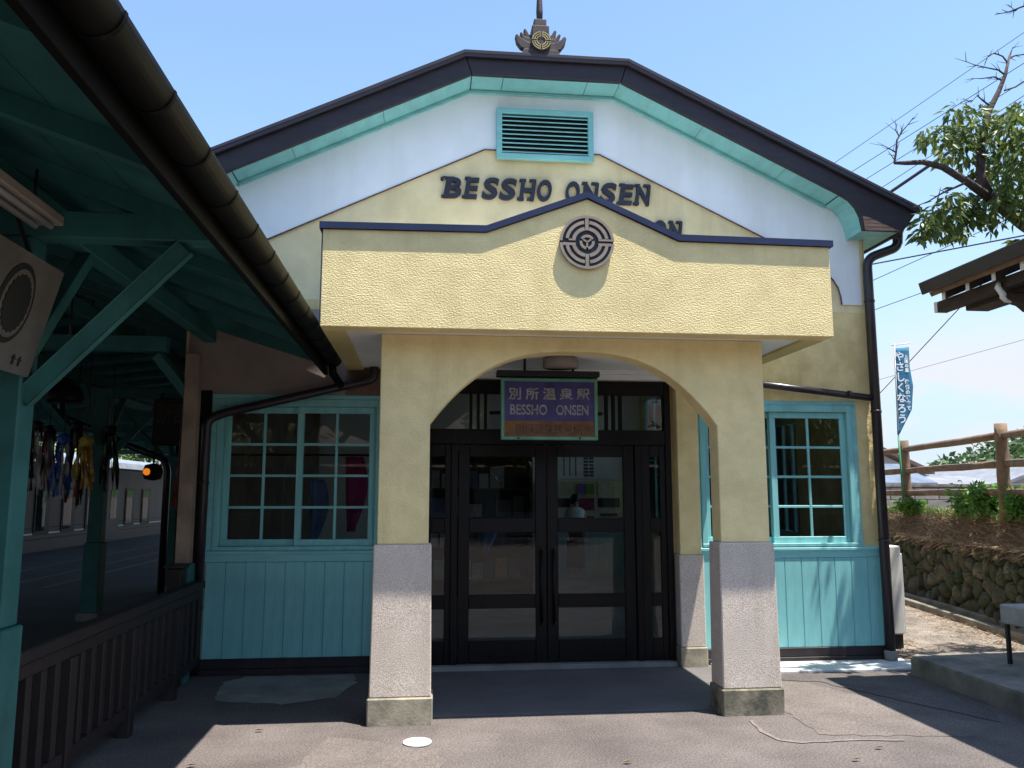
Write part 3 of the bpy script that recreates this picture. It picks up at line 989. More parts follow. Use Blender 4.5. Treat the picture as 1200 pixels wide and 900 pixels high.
# ---- entrance: frame, transom, two leaves, side lights
dy0, dy1 = 7.70, 7.80
ent = boxes('entrance_frame', [(-.13, -.02, dy0, dy1, .05, 2.69), (2.31, 2.37, dy0, dy1, .05, 2.69), (-.02, 2.31, dy0, dy1, 2.56, 2.688), (-.02, 2.31, dy0, dy1, 2.07, 2.215),
                               (.235, .30, dy0 + .001, dy1, .05, 2.07), (2.005, 2.07, dy0 + .001, dy1, .05, 2.07)], 'door_wood', ST, .006)
for x in (.42, .49, .56, 1.74, 1.81, 1.88):
    box('transom_bar', x - .013, x + .013, dy0 + .01, dy1 - .02, 2.215, 2.56, 'door_wood', ent, .003)
box('transom_bar', .60, 1.70, dy0 + .012, dy1 - .02, 2.36, 2.39, 'door_wood', ent, .003)
box('pane', -.02, 2.31, dy0 + .05, dy0 + .055, 2.215, 2.56, 'glass', ent, 0)
def leaf(x0, x1, hx):
    zs = [(.06, .255), (.545, .67), (1.24, 1.375), (1.955, 2.065)]
    lf = boxes('door', [(x0, x0 + .105, dy0 + .02, dy0 + .065, .06, 2.065), (x1 - .105, x1, dy0 + .02, dy0 + .065, .06, 2.065)] +
               [(x0 + .105, x1 - .105, dy0 + .021, dy0 + .064, a, b) for a, b in zs], 'door_wood', ST, .005)
    for a, b in ((.255, .545), (.67, 1.24), (1.375, 1.955)):
        box('pane', x0 + .10, x1 - .10, dy0 + .04, dy0 + .045, a - .004, b + .004, 'glass', lf, 0)
    h = tube('handle', [(hx, dy0 - .02, .40), (hx, dy0 - .02, 1.10)], .014, 'door_wood', lf)
    for z in (.41, 1.09):
        tube('handle_mount', [(hx, dy0 + .02, z), (hx, dy0 - .022, z)], .018, 'brass', lf, 10)
leaf(.305, 1.143, 1.088)
leaf(1.149, 2.0, 1.204)
for a, b in ((-.02, .235), (2.07, 2.31)):
    sd = boxes('side_light', [(a, a + .085 if a > 1 else a + .07, dy0 + .02, dy0 + .065, .05, 2.07), (b - .055, b, dy0 + .02, dy0 + .065, .05, 2.07)] +
               [(a + .07 if a < 1 else a + .085, b - .055, dy0 + .021, dy0 + .064, u, v) for u, v in ((.05, .255), (.545, .67), (1.24, 1.375), (1.955, 2.07))], 'door_wood', ST, .004)
    box('pane', a + .06, b - .05, dy0 + .04, dy0 + .045, .25, 1.96, 'glass', sd, 0)

# ---- porch
PYF, PYB = 6.0, 6.19
CXL, CXR = (-.345, .024), (2.214, 2.595)
def arch_pts(n=28):
    out = []
    for k in range(n + 1):
        u = -1 + 2 * k / n
        u = math.copysign(abs(u) ** .85, u)
        out.append((1.119 + 1.095 * u, 2.118 + .557 * (1 - abs(u) ** 2.74)))
    return out
ap = arch_pts()
frame = [(CXL[0], 1.24), (CXL[1], 1.24)] + ap + [(CXR[0], 1.24), (CXR[1], 1.24), (CXR[1], 2.785), (CXL[0], 2.785)]
prism('porch_arch', frame, PYF, PYB, 'stucco', ST, 'Y', .006)
def granite(x0, x1, y0, y1, moss):
    g_ = .022
    bm = bmesh.new()
    bbox(bm, x0 - g_, x1 + g_, y0 - g_, y1 + g_, .188, 1.239, .008)
    for v in bm.verts:          # slight batter
        t = (1.24 - v.co.z)
        cx, cy = (x0 + x1) / 2, (y0 + y1) / 2
        v.co.x += math.copysign(.010 * t, v.co.x - cx)
        v.co.y += math.copysign(.010 * t, v.co.y - cy)
    c = link('column_shaft', bm_mesh('column_shaft', bm), 'granite', ST)
    box('column_base', x0 - .045, x1 + .045, y0 - .045, y1 + .045, -.01, .187, 'col_base_moss' if moss else 'col_base', c, .010)
granite(*CXL, PYF, PYB, False)
granite(*CXR, PYF, PYB, True)
for (a, b) in ((2.40, 2.61), (-.36, -.155)):
    box('pilaster', a, b, 7.60, YW - .001, 1.03, 2.785, 'stucco', ST, .006)
    c = box('column_shaft', a - .018, b + .012, 7.578, YW - .002, .189, 1.029, 'granite', ST, .008)
    box('column_base', a - .03, b + .02, 7.56, YW - .003, -.01, .188, 'col_base', c, .008)
# parapet block
PX0, PX1, PF = -.757, 3.027, 5.69
par = prism('parapet', [(PX0, 2.768), (PX1, 2.768), (PX1, 3.462), (1.848, 3.468), (1.160, 3.772), (0.412, 3.487), (PX0, 3.476)], PF, PF + .16, 'stucco', ST, 'Y', .005)
box('parapet_return', PX0, PX0 + .15, PF + .1605, YW - .02, 2.785, 3.473, 'stucco', ST, .004)
box('parapet_return', PX1 - .15, PX1, PF + .1605, YW - .02, 2.785, 3.46, 'stucco', ST, .004)
box('porch_roof', PX0 + .151, PX1 - .151, PF + .161, YW - .02, 2.83, 3.30, 'concrete_pale', ST, 0)  # unseen top coloured pale as a reflector to brighten the gable
bm = bmesh.new()
for (a, b) in (((PX0 - .022, 3.499), (0.412, 3.511)), ((0.412, 3.511), (1.160, 3.798)), ((1.160, 3.798), (1.848, 3.493)), ((1.848, 3.493), (PX1 + .022, 3.485))):
    pl = [(a[0], a[1] - .024), (b[0], b[1] - .024), (b[0], b[1] + .024), (a[0], a[1] + .024)]
    prism_bm(bm, pl, PF - .024, PF + .18)
link('coping', bm_mesh('coping', bm), 'navy', par)
for (x0, x1, z) in ((PX0 - .02, PX0 + .17, 3.475), (PX1 - .17, PX1 + .02, 3.462)):
    box('coping', x0, x1, PF + .181, YW - .025, z, z + .045, 'navy', par, .003)
box('corner_flashing', PX0 - .006, PX0 - .0005, PF + .0, PF + .03, 2.80, 3.47, 'navy', par, 0)
# soffit: yellow border, white inset
bw = .16
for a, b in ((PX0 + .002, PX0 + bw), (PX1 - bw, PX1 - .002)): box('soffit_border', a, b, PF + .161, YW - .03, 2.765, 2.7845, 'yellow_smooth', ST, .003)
box('porch_ceiling', PX0 + .151, PX1 - .151, PF + .165, YW - .03, 2.786, 2.829, 'interior_white', ST, 0)
boxes('ceiling_cornice', [(CXL[1] + .02, 2.4, 7.60, 7.699, 2.695, 2.785), (CXL[1] + .02, 2.395, 7.54, 7.5995, 2.74, 2.785)], 'interior_white', ST, .005)

# emblem: dark disc with raised bronze rings
EX, EZ, ER = 1.150, 3.431, .202
em = prism('emblem', [(EX + (ER - .003) * math.cos(a), EZ + (ER - .003) * math.sin(a)) for a in [2 * math.pi * k / 56 for k in range(56)]], PF - .016, PF - .001, 'letter_navy', ST)
def seg(r0, r1, a0, a1, n=16):
    bm = bmesh.new()
    ring_sector(bm, EX, EZ, r0, r1, R(a0), R(a1), PF - .032, PF - .0165, n)
    link('ring_segment', bm_mesh('ring_segment', bm), 'bronze', em)
for a0, a1 in ((2.5, 177.5), (182.5, 357.5)): seg(.183, .202, a0, a1, 40)
for q in ((10, 83), (97, 170), (190, 263), (277, 350)):
    seg(.138, .162, q[0] + 1, q[1], 12)
    seg(.088, .114, q[0] + 3, q[1] - 2, 12)
def spoke(x0, x1, z0, z1):
    box('spoke', EX + x0, EX + x1, PF - .0315, PF - .0165, EZ + z0, EZ + z1, 'bronze', em, 0)
spoke(-.013, .013, .09, .182)
spoke(-.013, .013, -.182, -.09)
spoke(-.18, -.085, -.027, -.007)
spoke(.085, .18, -.027, -.007)
spoke(-.137, -.085, .010, .022)
spoke(.085, .182, .010, .024)
for a0, a1 in ((30, 150), (170, 260), (280, 370)): seg(.036, .056, a0, a1, 10)
for a in (90, 215, 325):
    bar('spoke', (EX, PF - .0245, EZ + .0), (EX + .04 * math.cos(R(a + 180)), PF - .0245, EZ + .04 * math.sin(R(a + 180))), .012, .015, 'bronze', em, up=(0, 1, 0), bev=0)

# ceiling lamp in the porch
lathe('ceiling_lamp', [(.12, 0), (.155, .005), (.155, .085), (.13, .092)], 'lamp_box', ST, (1.16, 6.95, 2.693), 24)

# ---- downpipes
def downpipe(name, pts, r, parent, clips=()):
    p = tube(name, elbow(pts, .10), r, 'pipe', parent, 12)
    for (c, d) in clips:
        c, d = Vector(c), Vector(d).normalized()
        tube('pipe_clip', [c - d * .012, c + d * .012], r + .006, 'pipe', p, 12)
    return p
dz = (0, 0, 1)
downpipe('downpipe', [(4.80, 7.62, 4.29), (4.80, 7.62, 4.12), (4.475, 7.66, 4.0), (4.475, 7.66, .10)], .048, ST, [((4.475, 7.66, 3.55), dz), ((4.475, 7.66, 2.42), dz), ((4.475, 7.66, 1.15), dz)])
lathe('rain_head', [(.045, -.16), (.055, -.05), (.075, 0)], 'pipe', ST, (4.80, 7.62, 4.31), 12)
downpipe('branch_pipe', [(2.9, 7.66, 2.72), (4.45, 7.66, 2.555)], .034, ST, [((4.2, 7.66, 2.588), (1.63, 0, -.165))])
lathe('pipe_foot', [(.06, 0), (.06, .1), (.05, .11)], 'concrete', ST, (4.475, 7.66, 0), 12)
downpipe('downpipe', [(-.50, 7.64, 2.80), (-.50, 7.64, 2.67), (-1.86, 7.64, 2.335), (-2.0, 7.64, 2.27), (-2.0, 7.64, .05)], .042, ST, [((-2.0, 7.64, 1.7), dz), ((-2.0, 7.64, .6), dz)])
# pinkish rendered strip above the left window, under the canopy
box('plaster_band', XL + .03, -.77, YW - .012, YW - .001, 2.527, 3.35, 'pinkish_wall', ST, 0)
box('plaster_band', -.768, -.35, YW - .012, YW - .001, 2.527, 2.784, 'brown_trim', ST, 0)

# ------------------------------------------------------------------ hanging name board in the porch
SY = 7.0
sb = thing('station_name_board', 'framed purple and brown station name board hanging in the porch', 'sign', (1.065, SY, 2.06))
bx0, bx1, bz0, bz1 = .64, 1.492, 2.068, 2.607
fr = .028
boxes('board_frame', [(bx0, bx1, SY - .03, SY + .03, bz1 - fr, bz1), (bx0, bx1, SY - .03, SY + .03, bz0, bz0 + fr), (bx0, bx0 + fr, SY - .029, SY + .029, bz0 + fr, bz1 - fr), (bx1 - fr, bx1, SY - .029, SY + .029, bz0 + fr, bz1 - fr)], 'sign_green', sb)
zsplit = 2.235
box('name_panel', bx0 + fr, bx1 - fr, SY - .018, SY + .018, zsplit, bz1 - fr, 'sign_purple', sb, 0)
box('lower_panel', bx0 + fr, bx1 - fr, SY - .018, SY + .018, bz0 + fr, zsplit - .001, 'sign_brown', sb, 0)
box('hood', bx0 - .04, bx1 + .015, SY - .07, SY + .07, bz1 + .012, bz1 + .062, 'steel_black', sb, .006)
for x in (.85, 1.28):
    tube('hanger', [(x, SY, bz1 + .05), (x, SY, 2.787)], .012, 'steel_black', sb, 8)
for x in (.79, 1.33):
    box('bolt', x - .008, x + .008, SY - .036, SY - .0305, bz0 + .004, bz0 + .022, 'steel_black', sb, 0)
def fit(me, x0, x1, z0, z1):
    xs = [v.co.x for v in me.vertices]
    zs = [v.co.z for v in me.vertices]
    sx, sz = (x1 - x0) / (max(xs) - min(xs)), (z1 - z0) / (max(zs) - min(zs))
    mx_, mz_ = min(xs), min(zs)
    for v in me.vertices:
        v.co.x = x0 + (v.co.x - mx_) * sx
        v.co.z = z0 + (v.co.z - mz_) * sz
    me.update()
    return me
def lettering(txt, x0, x1, z0, z1, y, m, parent, off=.012):
    return link('lettering', fit(text_mesh(txt, .2, 0, 0, off), x0, x1, z0, z1), m, parent, (0, y, 0))
lettering('別 所 温 泉 駅', .705, 1.425, 2.415, 2.525, SY - .0195, 'sign_grey', sb, .004)
lettering('BESSHO', .72, 1.045, 2.285, 2.375, SY - .0195, 'sign_grey', sb, .003)
lettering('ONSEN', 1.125, 1.41, 2.285, 2.375, SY - .0195, 'sign_grey', sb, .003)
lettering('別所温泉観光協会', .76, 1.44, 2.115, 2.205, SY - .0195, 'sign_faded', sb, .003)

# ------------------------------------------------------------------ inside the hall
cab = thing('ticket_counter', 'pale ticket counter with turquoise panel at the back of the hall', 'counter', (3.2, 16.0, .03))
box('counter_front', 2.2, 4.2, 15.80, 16.22, .031, 1.05, 'teal', cab)
box('counter_top', 2.15, 4.25, 15.74, 16.225, 1.051, 1.10, 'door_wood', cab)
box('window_surround', 2.2, 4.2, 16.10, 16.224, 1.101, 1.86, 'counter_cream', cab)
for a, b, c, d, m in ((3.42, 3.86, 1.58, 1.83, 'counter_cream'), (3.42, 3.86, 1.34, 1.52, 'ink_black'), (3.46, 3.82, 1.16, 1.22, 'ink_black'), (2.55, 2.86, 1.34, 1.52, 'ink_black')):
    box('counter_window', a, b, 16.085, 16.098, c, d, m, cab, 0)
for a, b, c, d, m in ((3.02, 3.17, 1.60, 1.80, 'purple_paper'), (3.19, 3.34, 1.60, 1.80, 'green_paper'), (3.02, 3.34, 1.28, 1.52, 'red_paper'), (3.00, 3.34, 1.105, 1.17, 'red_paper')):
    tag(box('poster', a, b, 16.06, 16.07, c, d, m, None, 0), {'purple_paper': 'small purple poster on the counter front inside the hall', 'green_paper': 'small green poster on the counter front inside the hall'}.get(m, 'crimson poster pasted on the ticket counter' if d > 1.3 else 'narrow crimson notice low on the ticket counter'), 'poster')
tb = thing('timetable_board', 'white timetable board high on the back wall of the hall', 'notice board', (3.0, 16.22, 1.9))
box('board_panel', 2.3, 3.60, 16.20, 16.228, 1.90, 2.45, 'interior_white', tb, .004)
for r_ in range(7):
    for c_ in range(2):
        box('timetable_cell', 3.16 + c_ * .11, 3.255 + c_ * .11, 16.194, 16.199, 1.95 + r_ * .068, 2.0 + r_ * .068, 'notice_blue', tb, 0)
for c_ in range(3):
    box('timetable_cell', 2.75 + c_ * .12, 2.77 + c_ * .12, 16.194, 16.199, 1.96, 2.40, 'notice_blue', tb, 0)

rk = thing('display_rack', 'dark display rack with papers standing inside behind the left door', 'rack', (.6, 13.0, .03))
boxes('rack_frame', [(-.4, -.34, 12.8, 13.2, .031, 2.3), (1.62, 1.68, 12.8, 13.2, .031, 2.3), (-.34, 1.62, 13.15, 13.2, .031, 2.3)] + [(-.34, 1.62, 12.82, 13.149, z_, z_ + .04) for z_ in (.25, .75, 1.2, 1.65, 2.2)], 'shelter_wood', rk, .004)
rgk = random.Random(12)
for z_ in (.29, .79, 1.24, 1.69):
    x_ = -.28
    while x_ < 1.45:
        w_ = rgk.uniform(.14, .3)
        box('leaflet', x_, x_ + w_ - .03, 12.9, 12.93, z_ + .002, z_ + rgk.uniform(.18, .36), rgk.choice(['board_white', 'sign_grey', 'notice_blue', 'house_wall', 'ink_black', 'orange']), rk, 0)
        x_ += w_

def person(base, face):
    """standing woman, white top, long black skirt"""
    p = thing('person', 'standing person in white top and long black skirt inside the hall', 'person', base)
    bx, by, bz = base
    J = {'pelvis': (0, 0, .86), 'chest': (0, 0, 1.18), 'neck': (0, 0, 1.34), 'head': (0, -.01, 1.44), 'crown': (0, 0, 1.535),
         'ls': (-.16, 0, 1.27), 'le': (-.21, .02, 1.02), 'lw': (-.19, -.06, .80), 'lh': (-.185, -.08, .71),
         'rs': (.16, 0, 1.27), 're': (.21, .02, 1.02), 'rw': (.19, -.06, .80), 'rh': (.185, -.08, .71),
         'lk': (-.09, 0, .46), 'la': (-.09, .01, .07), 'lt': (-.095, -.12, .03), 'rk': (.09, 0, .46), 'ra': (.09, .01, .07), 'rt': (.095, -.12, .03)}
    rad = {'pelvis': .13, 'chest': .125, 'neck': .045, 'head': .075, 'crown': .05, 'ls': .05, 'le': .037, 'lw': .026, 'lh': .03, 'rs': .05, 're': .037, 'rw': .026, 'rh': .03,
           'lk': .055, 'la': .035, 'lt': .03, 'rk': .055, 'ra': .035, 'rt': .03}
    E_ = [('pelvis', 'chest'), ('chest', 'neck'), ('neck', 'head'), ('head', 'crown'), ('chest', 'ls'), ('ls', 'le'), ('le', 'lw'), ('lw', 'lh'), ('chest', 'rs'), ('rs', 're'), ('re', 'rw'), ('rw', 'rh'),
          ('pelvis', 'lk'), ('lk', 'la'), ('la', 'lt'), ('pelvis', 'rk'), ('rk', 'ra'), ('ra', 'rt')]
    ks = list(J)
    c, s = math.cos(face), math.sin(face)
    me = bpy.data.meshes.new('body')
    me.from_pydata([(bx + x * c - y * s, by + x * s + y * c, bz + z) for x, y, z in (J[k] for k in ks)], [(ks.index(a), ks.index(b)) for a, b in E_], [])
    o = link('body', me, 'skin', p)
    md = o.modifiers.new('skin', 'SKIN')
    o.modifiers.new('sub', 'SUBSURF').render_levels = 2
    for k, sv in zip(ks, me.skin_vertices[0].data):
        sv.radius = (rad[k], rad[k])
        sv.use_root = (k == 'pelvis')
    def ov(prof, name, m, cx=0, cy=0):
        bm = bmesh.new()
        rings = []
        for rx, ry, z in prof:
            rings.append([bm.verts.new((bx + (cx + rx * math.cos(t)) * c - (cy + ry * math.sin(t)) * s, by + (cx + rx * math.cos(t)) * s + (cy + ry * math.sin(t)) * c, bz + z)) for t in [2 * math.pi * k / 18 for k in range(18)]])
        for a, b in zip(rings, rings[1:]):
            for k in range(18): bm.faces.new((a[k], a[(k + 1) % 18], b[(k + 1) % 18], b[k]))
        bm.faces.new(rings[-1])
        link(name, bm_mesh(name, bm, True), m, p)
    ov([(.19, .15, .22), (.185, .145, .45), (.165, .135, .75), (.14, .115, .94), (.138, .113, .95)], 'skirt', 'cloth_black')
    ov([(.15, .125, .90), (.145, .12, 1.0), (.165, .13, 1.15), (.185, .12, 1.26), (.13, .09, 1.31), (.07, .06, 1.325)], 'blouse', 'cloth_white')
    ov([(.075, .078, 1.38), (.09, .095, 1.44), (.085, .09, 1.52), (.05, .055, 1.565), (.01, .01, 1.575)], 'hair', 'hair', 0, .025)
    return p
person((2.80, 15.2, .03), 0.2)
# festival cloths and flowers standing just inside the left window
def hanging_cloth(x, y, z0, z1, w, m, label, seed):
    rng = random.Random(seed)
    V, Fc = [], []
    nz, nw = 10, 6
    for j in range(nz + 1):
        t = j / nz
        for i in range(nw + 1):
            u = i / nw - .5
            ww = w * (.35 + .65 * math.sin(math.pi * min(1, .25 + t * .8)))
            V.append((x + u * ww + .03 * math.sin(t * 4), y + .04 * math.sin(i * 2.1 + t * 2), z1 + (z0 - z1) * t))
    for j in range(nz):
        for i in range(nw):
            a = j * (nw + 1) + i
            Fc.append((a, a + 1, a + nw + 2, a + nw + 1))
    o = link('hanging_cloth', pydata('hanging_cloth', V, Fc, True), m)
    sm = o.modifiers.new('solid', 'SOLIDIFY')
    sm.thickness = .006
    return tag(o, label, 'cloth')
hanging_cloth(-.74, 8.55, 1.22, 1.98, .22, 'pink', 'pink cloth hanging inside the left hall window', 1)
hanging_cloth(-1.12, 8.6, 1.1, 1.75, .18, 'cloth_blue', 'pale blue cloth hanging inside the left hall window', 2)
hanging_cloth(.95, 12.775, .70, 1.235, .26, 'cloth_blue', 'blue cloth draped over the display rack shelf', 3)
rod = tube('cloth_rail', [(XL + .16, 8.57, 2.0), (-.2, 8.57, 2.0)], .012, 'steel_black')
tag(rod, 'thin black rail carrying the cloths inside the hall', 'rail')

# ------------------------------------------------------------------ PLATFORM CANOPY on the left
CN = thing('platform_canopy', 'dark turquoise timber platform canopy with black gutter beside the station', 'canopy', (-2.02, 4.15, 0))
XE, ZE, SLP = -.92, 2.885, .36
def zd(x): return ZE + (XE - x) * SLP
XRIDGE = -4.25
def zwest(x): return zd(XRIDGE) - (XRIDGE - x) * .13
def deck(x0, x1, y0, y1, name='roof_sheet', off=.035, th=.03, m='gutter'):
    bm = bmesh.new()
    f_ = zd if x1 > XRIDGE else zwest
    g_ = zd if x0 >= XRIDGE - .001 else zwest
    prism_bm(bm, [(x0, g_(x0) + off), (x1, f_(x1) + off), (x1, f_(x1) + off + th), (x0, g_(x0) + off + th)], y0, y1)
    return link(name, bm_mesh(name, bm), m, CN)
deck(-2.25, XE + .06, -10, 7.70)  # length behind the viewer stretched to darken the underside
deck(XRIDGE, -2.252, -10, 44)  # unseen far length added to keep the platform dark
deck(-10.85, XRIDGE - .001, -10, 44)  # unseen west deck widened and lengthened to shade platform and train
def boards(x0, x1, n, y0, y1):
    w = (x1 - x0) / n
    for k in range(n):
        a, b = x0 + k * w + .004, x0 + (k + 1) * w - .004
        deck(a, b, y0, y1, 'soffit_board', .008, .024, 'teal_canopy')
boards(-2.25, XE - .02, 5, -9.95, 7.69)
boards(XRIDGE, -2.26, 7, -9.95, 43.9)
boards(-10.83, XRIDGE - .01, 17, -9.95, 43.9)
def rafter(y):
    xe = -2.3 if y > 7.75 else XE - .05
    for side in (0, 1):
        bm = bmesh.new()
        if side == 0:
            prism_bm(bm, [(XRIDGE + .02, zd(XRIDGE + .02) - .10), (xe, zd(xe) - .085), (xe, zd(xe) + .006), (XRIDGE + .02, zd(XRIDGE + .02) + .006)], y - .035, y + .035)
        else:
            q = zwest
            if y > 43.8: continue
            prism_bm(bm, [(-10.35, q(-10.35) - .085), (XRIDGE - .02, q(XRIDGE - .02) - .10), (XRIDGE - .02, q(XRIDGE - .02) + .006), (-10.35, q(-10.35) + .006)], y - .035, y + .035)
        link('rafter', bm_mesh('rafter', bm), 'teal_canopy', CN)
yy = -2.4
while yy < 43.5:
    rafter(yy)
    yy += .93
# longitudinal beams
for x, y1 in ((-2.02, 7.70), (-4.25, 43.5), (-3.1, 43.5), (-5.4, 43.5)):
    zt = 3.135 if x in (-2.02,) else (3.12 if x == -4.25 else 3.3)
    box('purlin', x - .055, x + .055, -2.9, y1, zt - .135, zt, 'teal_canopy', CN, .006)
PY_ = [.9, 4.15, 7.45, 11.2, 14.35, 17.5, 20.7, 23.8, 27.0, 30.2, 33.4, 36.6, 39.8]
for y in PY_:
    right = -1.06 if y < 7 else -2.32
    zr = zd(right) - .095
    pl = [(-10.2, 2.86), (right, 2.86), (right, min(zr, 2.998)), (right - .3, 2.998), (-10.2, 2.998)] if y < 7 else [(-10.2, 2.86), (right, 2.86), (right, 2.998), (-10.2, 2.998)]
    if y < 7 and zr < 2.87: pl = [(-10.2, 2.86), (right - .02, 2.86), (right - .35, 2.998), (-10.2, 2.998)]
    prism('tie_beam', pl, y - .06, y + .06, 'teal_canopy', CN, 'Y', .006)
def post(x, y, w, two_tone=False):
    if two_tone:
        box('post', x - w, x + w, y - w, y + w, 1.0, 2.859, 'tan_post', CN, .006)
        box('post_casing', x - w - .02, x + w + .02, y - w - .02, y + w + .02, -.02, .999, 'teal_canopy', CN, .008)
    else:
        box('post', x - w, x + w, y - w, y + w, .98, 2.859, 'teal_canopy', CN, .008)
        box('post_casing', x - w - .02, x + w + .02, y - w - .02, y + w + .02, .1, .979, 'teal_canopy', CN, .008)
        box('post_footing', x - w - .05, x + w + .05, y - w - .05, y + w + .05, -.02, .099, 'concrete', CN, .01)
def brace(p, q):
    bar('brace', p, q, .085, .10, 'teal_canopy', CN, up=(0, 1, .3))
def braces(x, y, right=True):
    brace((x + .06, y, 2.06), (x + .78, y, 2.84)) if right else None
    brace((x - .06, y, 2.06), (x - .78, y, 2.84))
    for s in (-1, 1):
        bar('brace', (x, y + s * .06, 2.25), (x, y + s * .72, 2.98), .075, .085, 'teal_canopy', CN, up=(1, 0, 0))
for y in PY_[:2]:
    post(-2.015, y, .078)
    braces(-2.015, y)
post(-2.10, 7.50, .06, True)
brace((-2.10, 7.50, 2.45), (-2.42, 7.50, 2.84))
for y in PY_:
    post(-4.25, y, .085)
    braces(-4.25, y)
# verge board against the station wall
prism('verge_board', [(-2.3, zd(-2.3) - .16), (-.97, zd(-.97) - .10), (-.97, zd(-.97) - .005), (-2.3, zd(-2.3) - .005)], 7.60, 7.68, 'teal_canopy', CN)
# fascia and big half-round gutter with bands
box('fascia', -.962, -.925, -10, 7.62, 2.70, 2.915, 'gutter', CN, .004)
def half_round(r0, r1, y0, y1, cx=-.866, cz=2.84):
    bm = bmesh.new()
    A = [math.pi * k / 14 for k in range(15)]
    prism_bm(bm, [(cx - r1 * math.cos(a), cz - r1 * math.sin(a)) for a in A] + [(cx - r0 * math.cos(a), cz - r0 * math.sin(a)) for a in reversed(A)], y0, y1)
    return bm
gut = link('gutter', bm_mesh('gutter', half_round(.069, .075, -10, 7.55), True), 'gutter', CN)
for p in gut.data.polygons: p.use_smooth = abs(p.normal.y) < .5
me = bm_mesh('gutter_band', half_round(.0753, .0778, -.009, .009))
for k in range(14):
    link('gutter_band', me, 'gutter', gut, (0, 2.05 + k * .42, 0))
prism('gutter_end', [(-.866 - .074 * math.cos(a), 2.84 - .074 * math.sin(a)) for a in [math.pi * k / 14 for k in range(15)]], 7.551, 7.56, 'gutter', gut)
tube('gutter_outlet', [(-.866, 7.45, 2.77), (-.866, 7.50, 2.70), (-.80, 7.62, 2.60)], .036, 'gutter', gut, 10)

# fluorescent fitting on the canopy tie
fl = thing('fluorescent_lamp', 'unlit white twin fluorescent batten under the canopy', 'lamp', (-1.86, 3.55, 2.9))
box('batten', -1.93, -1.79, 2.9, 4.06, 2.905, 2.955, 'lamp_box', fl, .006)
tube('lamp_tube', [(-1.895, 2.95, 2.885), (-1.895, 4.0, 2.885)], .016, 'bench_grey', fl)
tube('lamp_tube', [(-1.825, 2.95, 2.885), (-1.825, 4.0, 2.885)], .016, 'bench_grey', fl)
for y_ in (3.1, 3.9): tube('hanger', [(-1.86, y_, 2.95), (-1.86, y_, 3.13)], .008, 'steel_black', fl, 6)

# tilted notice board at the canopy post
nb = thing('notice_board', 'tilted cream board with black oval crest on the canopy post', 'sign', (-1.93, 3.6, 2.15))
T0, B0 = Vector((-1.765, 0, 2.665)), Vector((-1.895, 0, 2.15))
nrm = Vector((.515, 0, -.13)).normalized()
def on_board(y, t, lift=0.0): return B0.lerp(T0, t) + Vector((0, y, 0)) + nrm * lift
def board_poly(name, pts, lift, m, th=.006):
    bm = bmesh.new()
    a = [bm.verts.new(on_board(y, t, lift)) for y, t in pts]
    b = [bm.verts.new(on_board(y, t, lift - th)) for y, t in pts]
    bm.faces.new(a); bm.faces.new(list(reversed(b)))
    n = len(pts)
    for i in range(n): bm.faces.new((a[i], b[i], b[(i + 1) % n], a[(i + 1) % n]))
    return link(name, bm_mesh(name, bm), m, nb)
board_poly('board', [(3.0, 0), (4.045, 0), (4.045, 1), (3.0, 1)], 0, 'board_white', .035)
oy, ot = 3.715, .56
def oval(ry, rt, n=40, w=0): return [(oy + (ry + (w * (k % 2))) * math.cos(2 * math.pi * k / n), ot + (rt + (w * 2 * (k % 2))) * math.sin(2 * math.pi * k / n)) for k in range(n)]
board_poly('oval_ring', oval(.145, .345), .004, 'ink_black', .0035)
board_poly('oval_field', oval(.122, .295), .008, 'board_white', .0035)
board_poly('oval_crest', oval(.098, .235, 44, .010), .012, 'ink_black', .0035)
for (y_, h_) in ((3.86, .09), (3.915, .085)):
    board_poly('arrow', [(y_ - .006, .07), (y_ + .006, .07), (y_ + .006, .07 + h_ * .6), (y_ + .018, .07 + h_ * .55), (y_, .07 + h_), (y_ - .018, .07 + h_ * .55), (y_ - .006, .07 + h_ * .6)], .005, 'ink_black', .004)
for y_ in (3.25, 3.95): bar('bracket', on_board(y_, .8, -.036), (-1.99, y_, 3.0), .02, .02, 'steel_black', nb)

# dark brown railing between forecourt and platform
RL = thing('platform_railing', 'dark brown timber railing with upright balusters below the canopy', 'railing', (-1.97, 6, 0))
box('top_rail', -2.025, -1.925, 4.27, 7.58, .775, .845, 'rail_brown', RL, .008)
box('top_rail', -2.005, -1.945, 4.272, 7.578, .70, .772, 'rail_brown', RL, .005)
box('bottom_rail', -2.0, -1.95, 4.27, 7.58, .12, .20, 'rail_brown', RL, .005)
bm = bmesh.new(); bbox(bm, -.022, .022, -.03, .03, .20, .70, .004); bal = bm_mesh('baluster', bm)
bm = bmesh.new(); bbox(bm, -.04, .04, -.045, .045, -.02, .70, .005); rp = bm_mesh('railing_post', bm)
k = 0
y_ = 4.44
while y_ < 7.56:
    if k % 6 == 3: link('railing_post', rp, 'rail_brown', RL, (-1.975, y_, 0))
    else: link('baluster', bal, 'rail_brown', RL, (-1.975, y_, 0))
    y_ += .163
    k += 1
# stub of railing panel turned to the wall at the far end
stub = thing('gate_post', 'short dark timber gate post between the railing and the station wall', 'post', (-2.06, 7.33, 0))
box('post', -2.15, -1.97 - .06, 7.20, 7.36, -.01, .98, 'rail_brown', stub, .01)
box('post_cap', -2.17, -2.01, 7.18, 7.38, .981, 1.01, 'rail_brown', stub, .006)

# platform paving
PLAT = structure(sheet('platform', [(-10.7, -8), (-2.3, -8), (-2.3, 60), (-10.7, 60)], .005, 'platform_paving'))
for x in (-6.5, -7.3, -8.4):
    structure(sheet('platform_line', [(x - .05, 15), (x + .05, 15), (x + .05, 60), (x - .05, 60)], .010, 'concrete'))

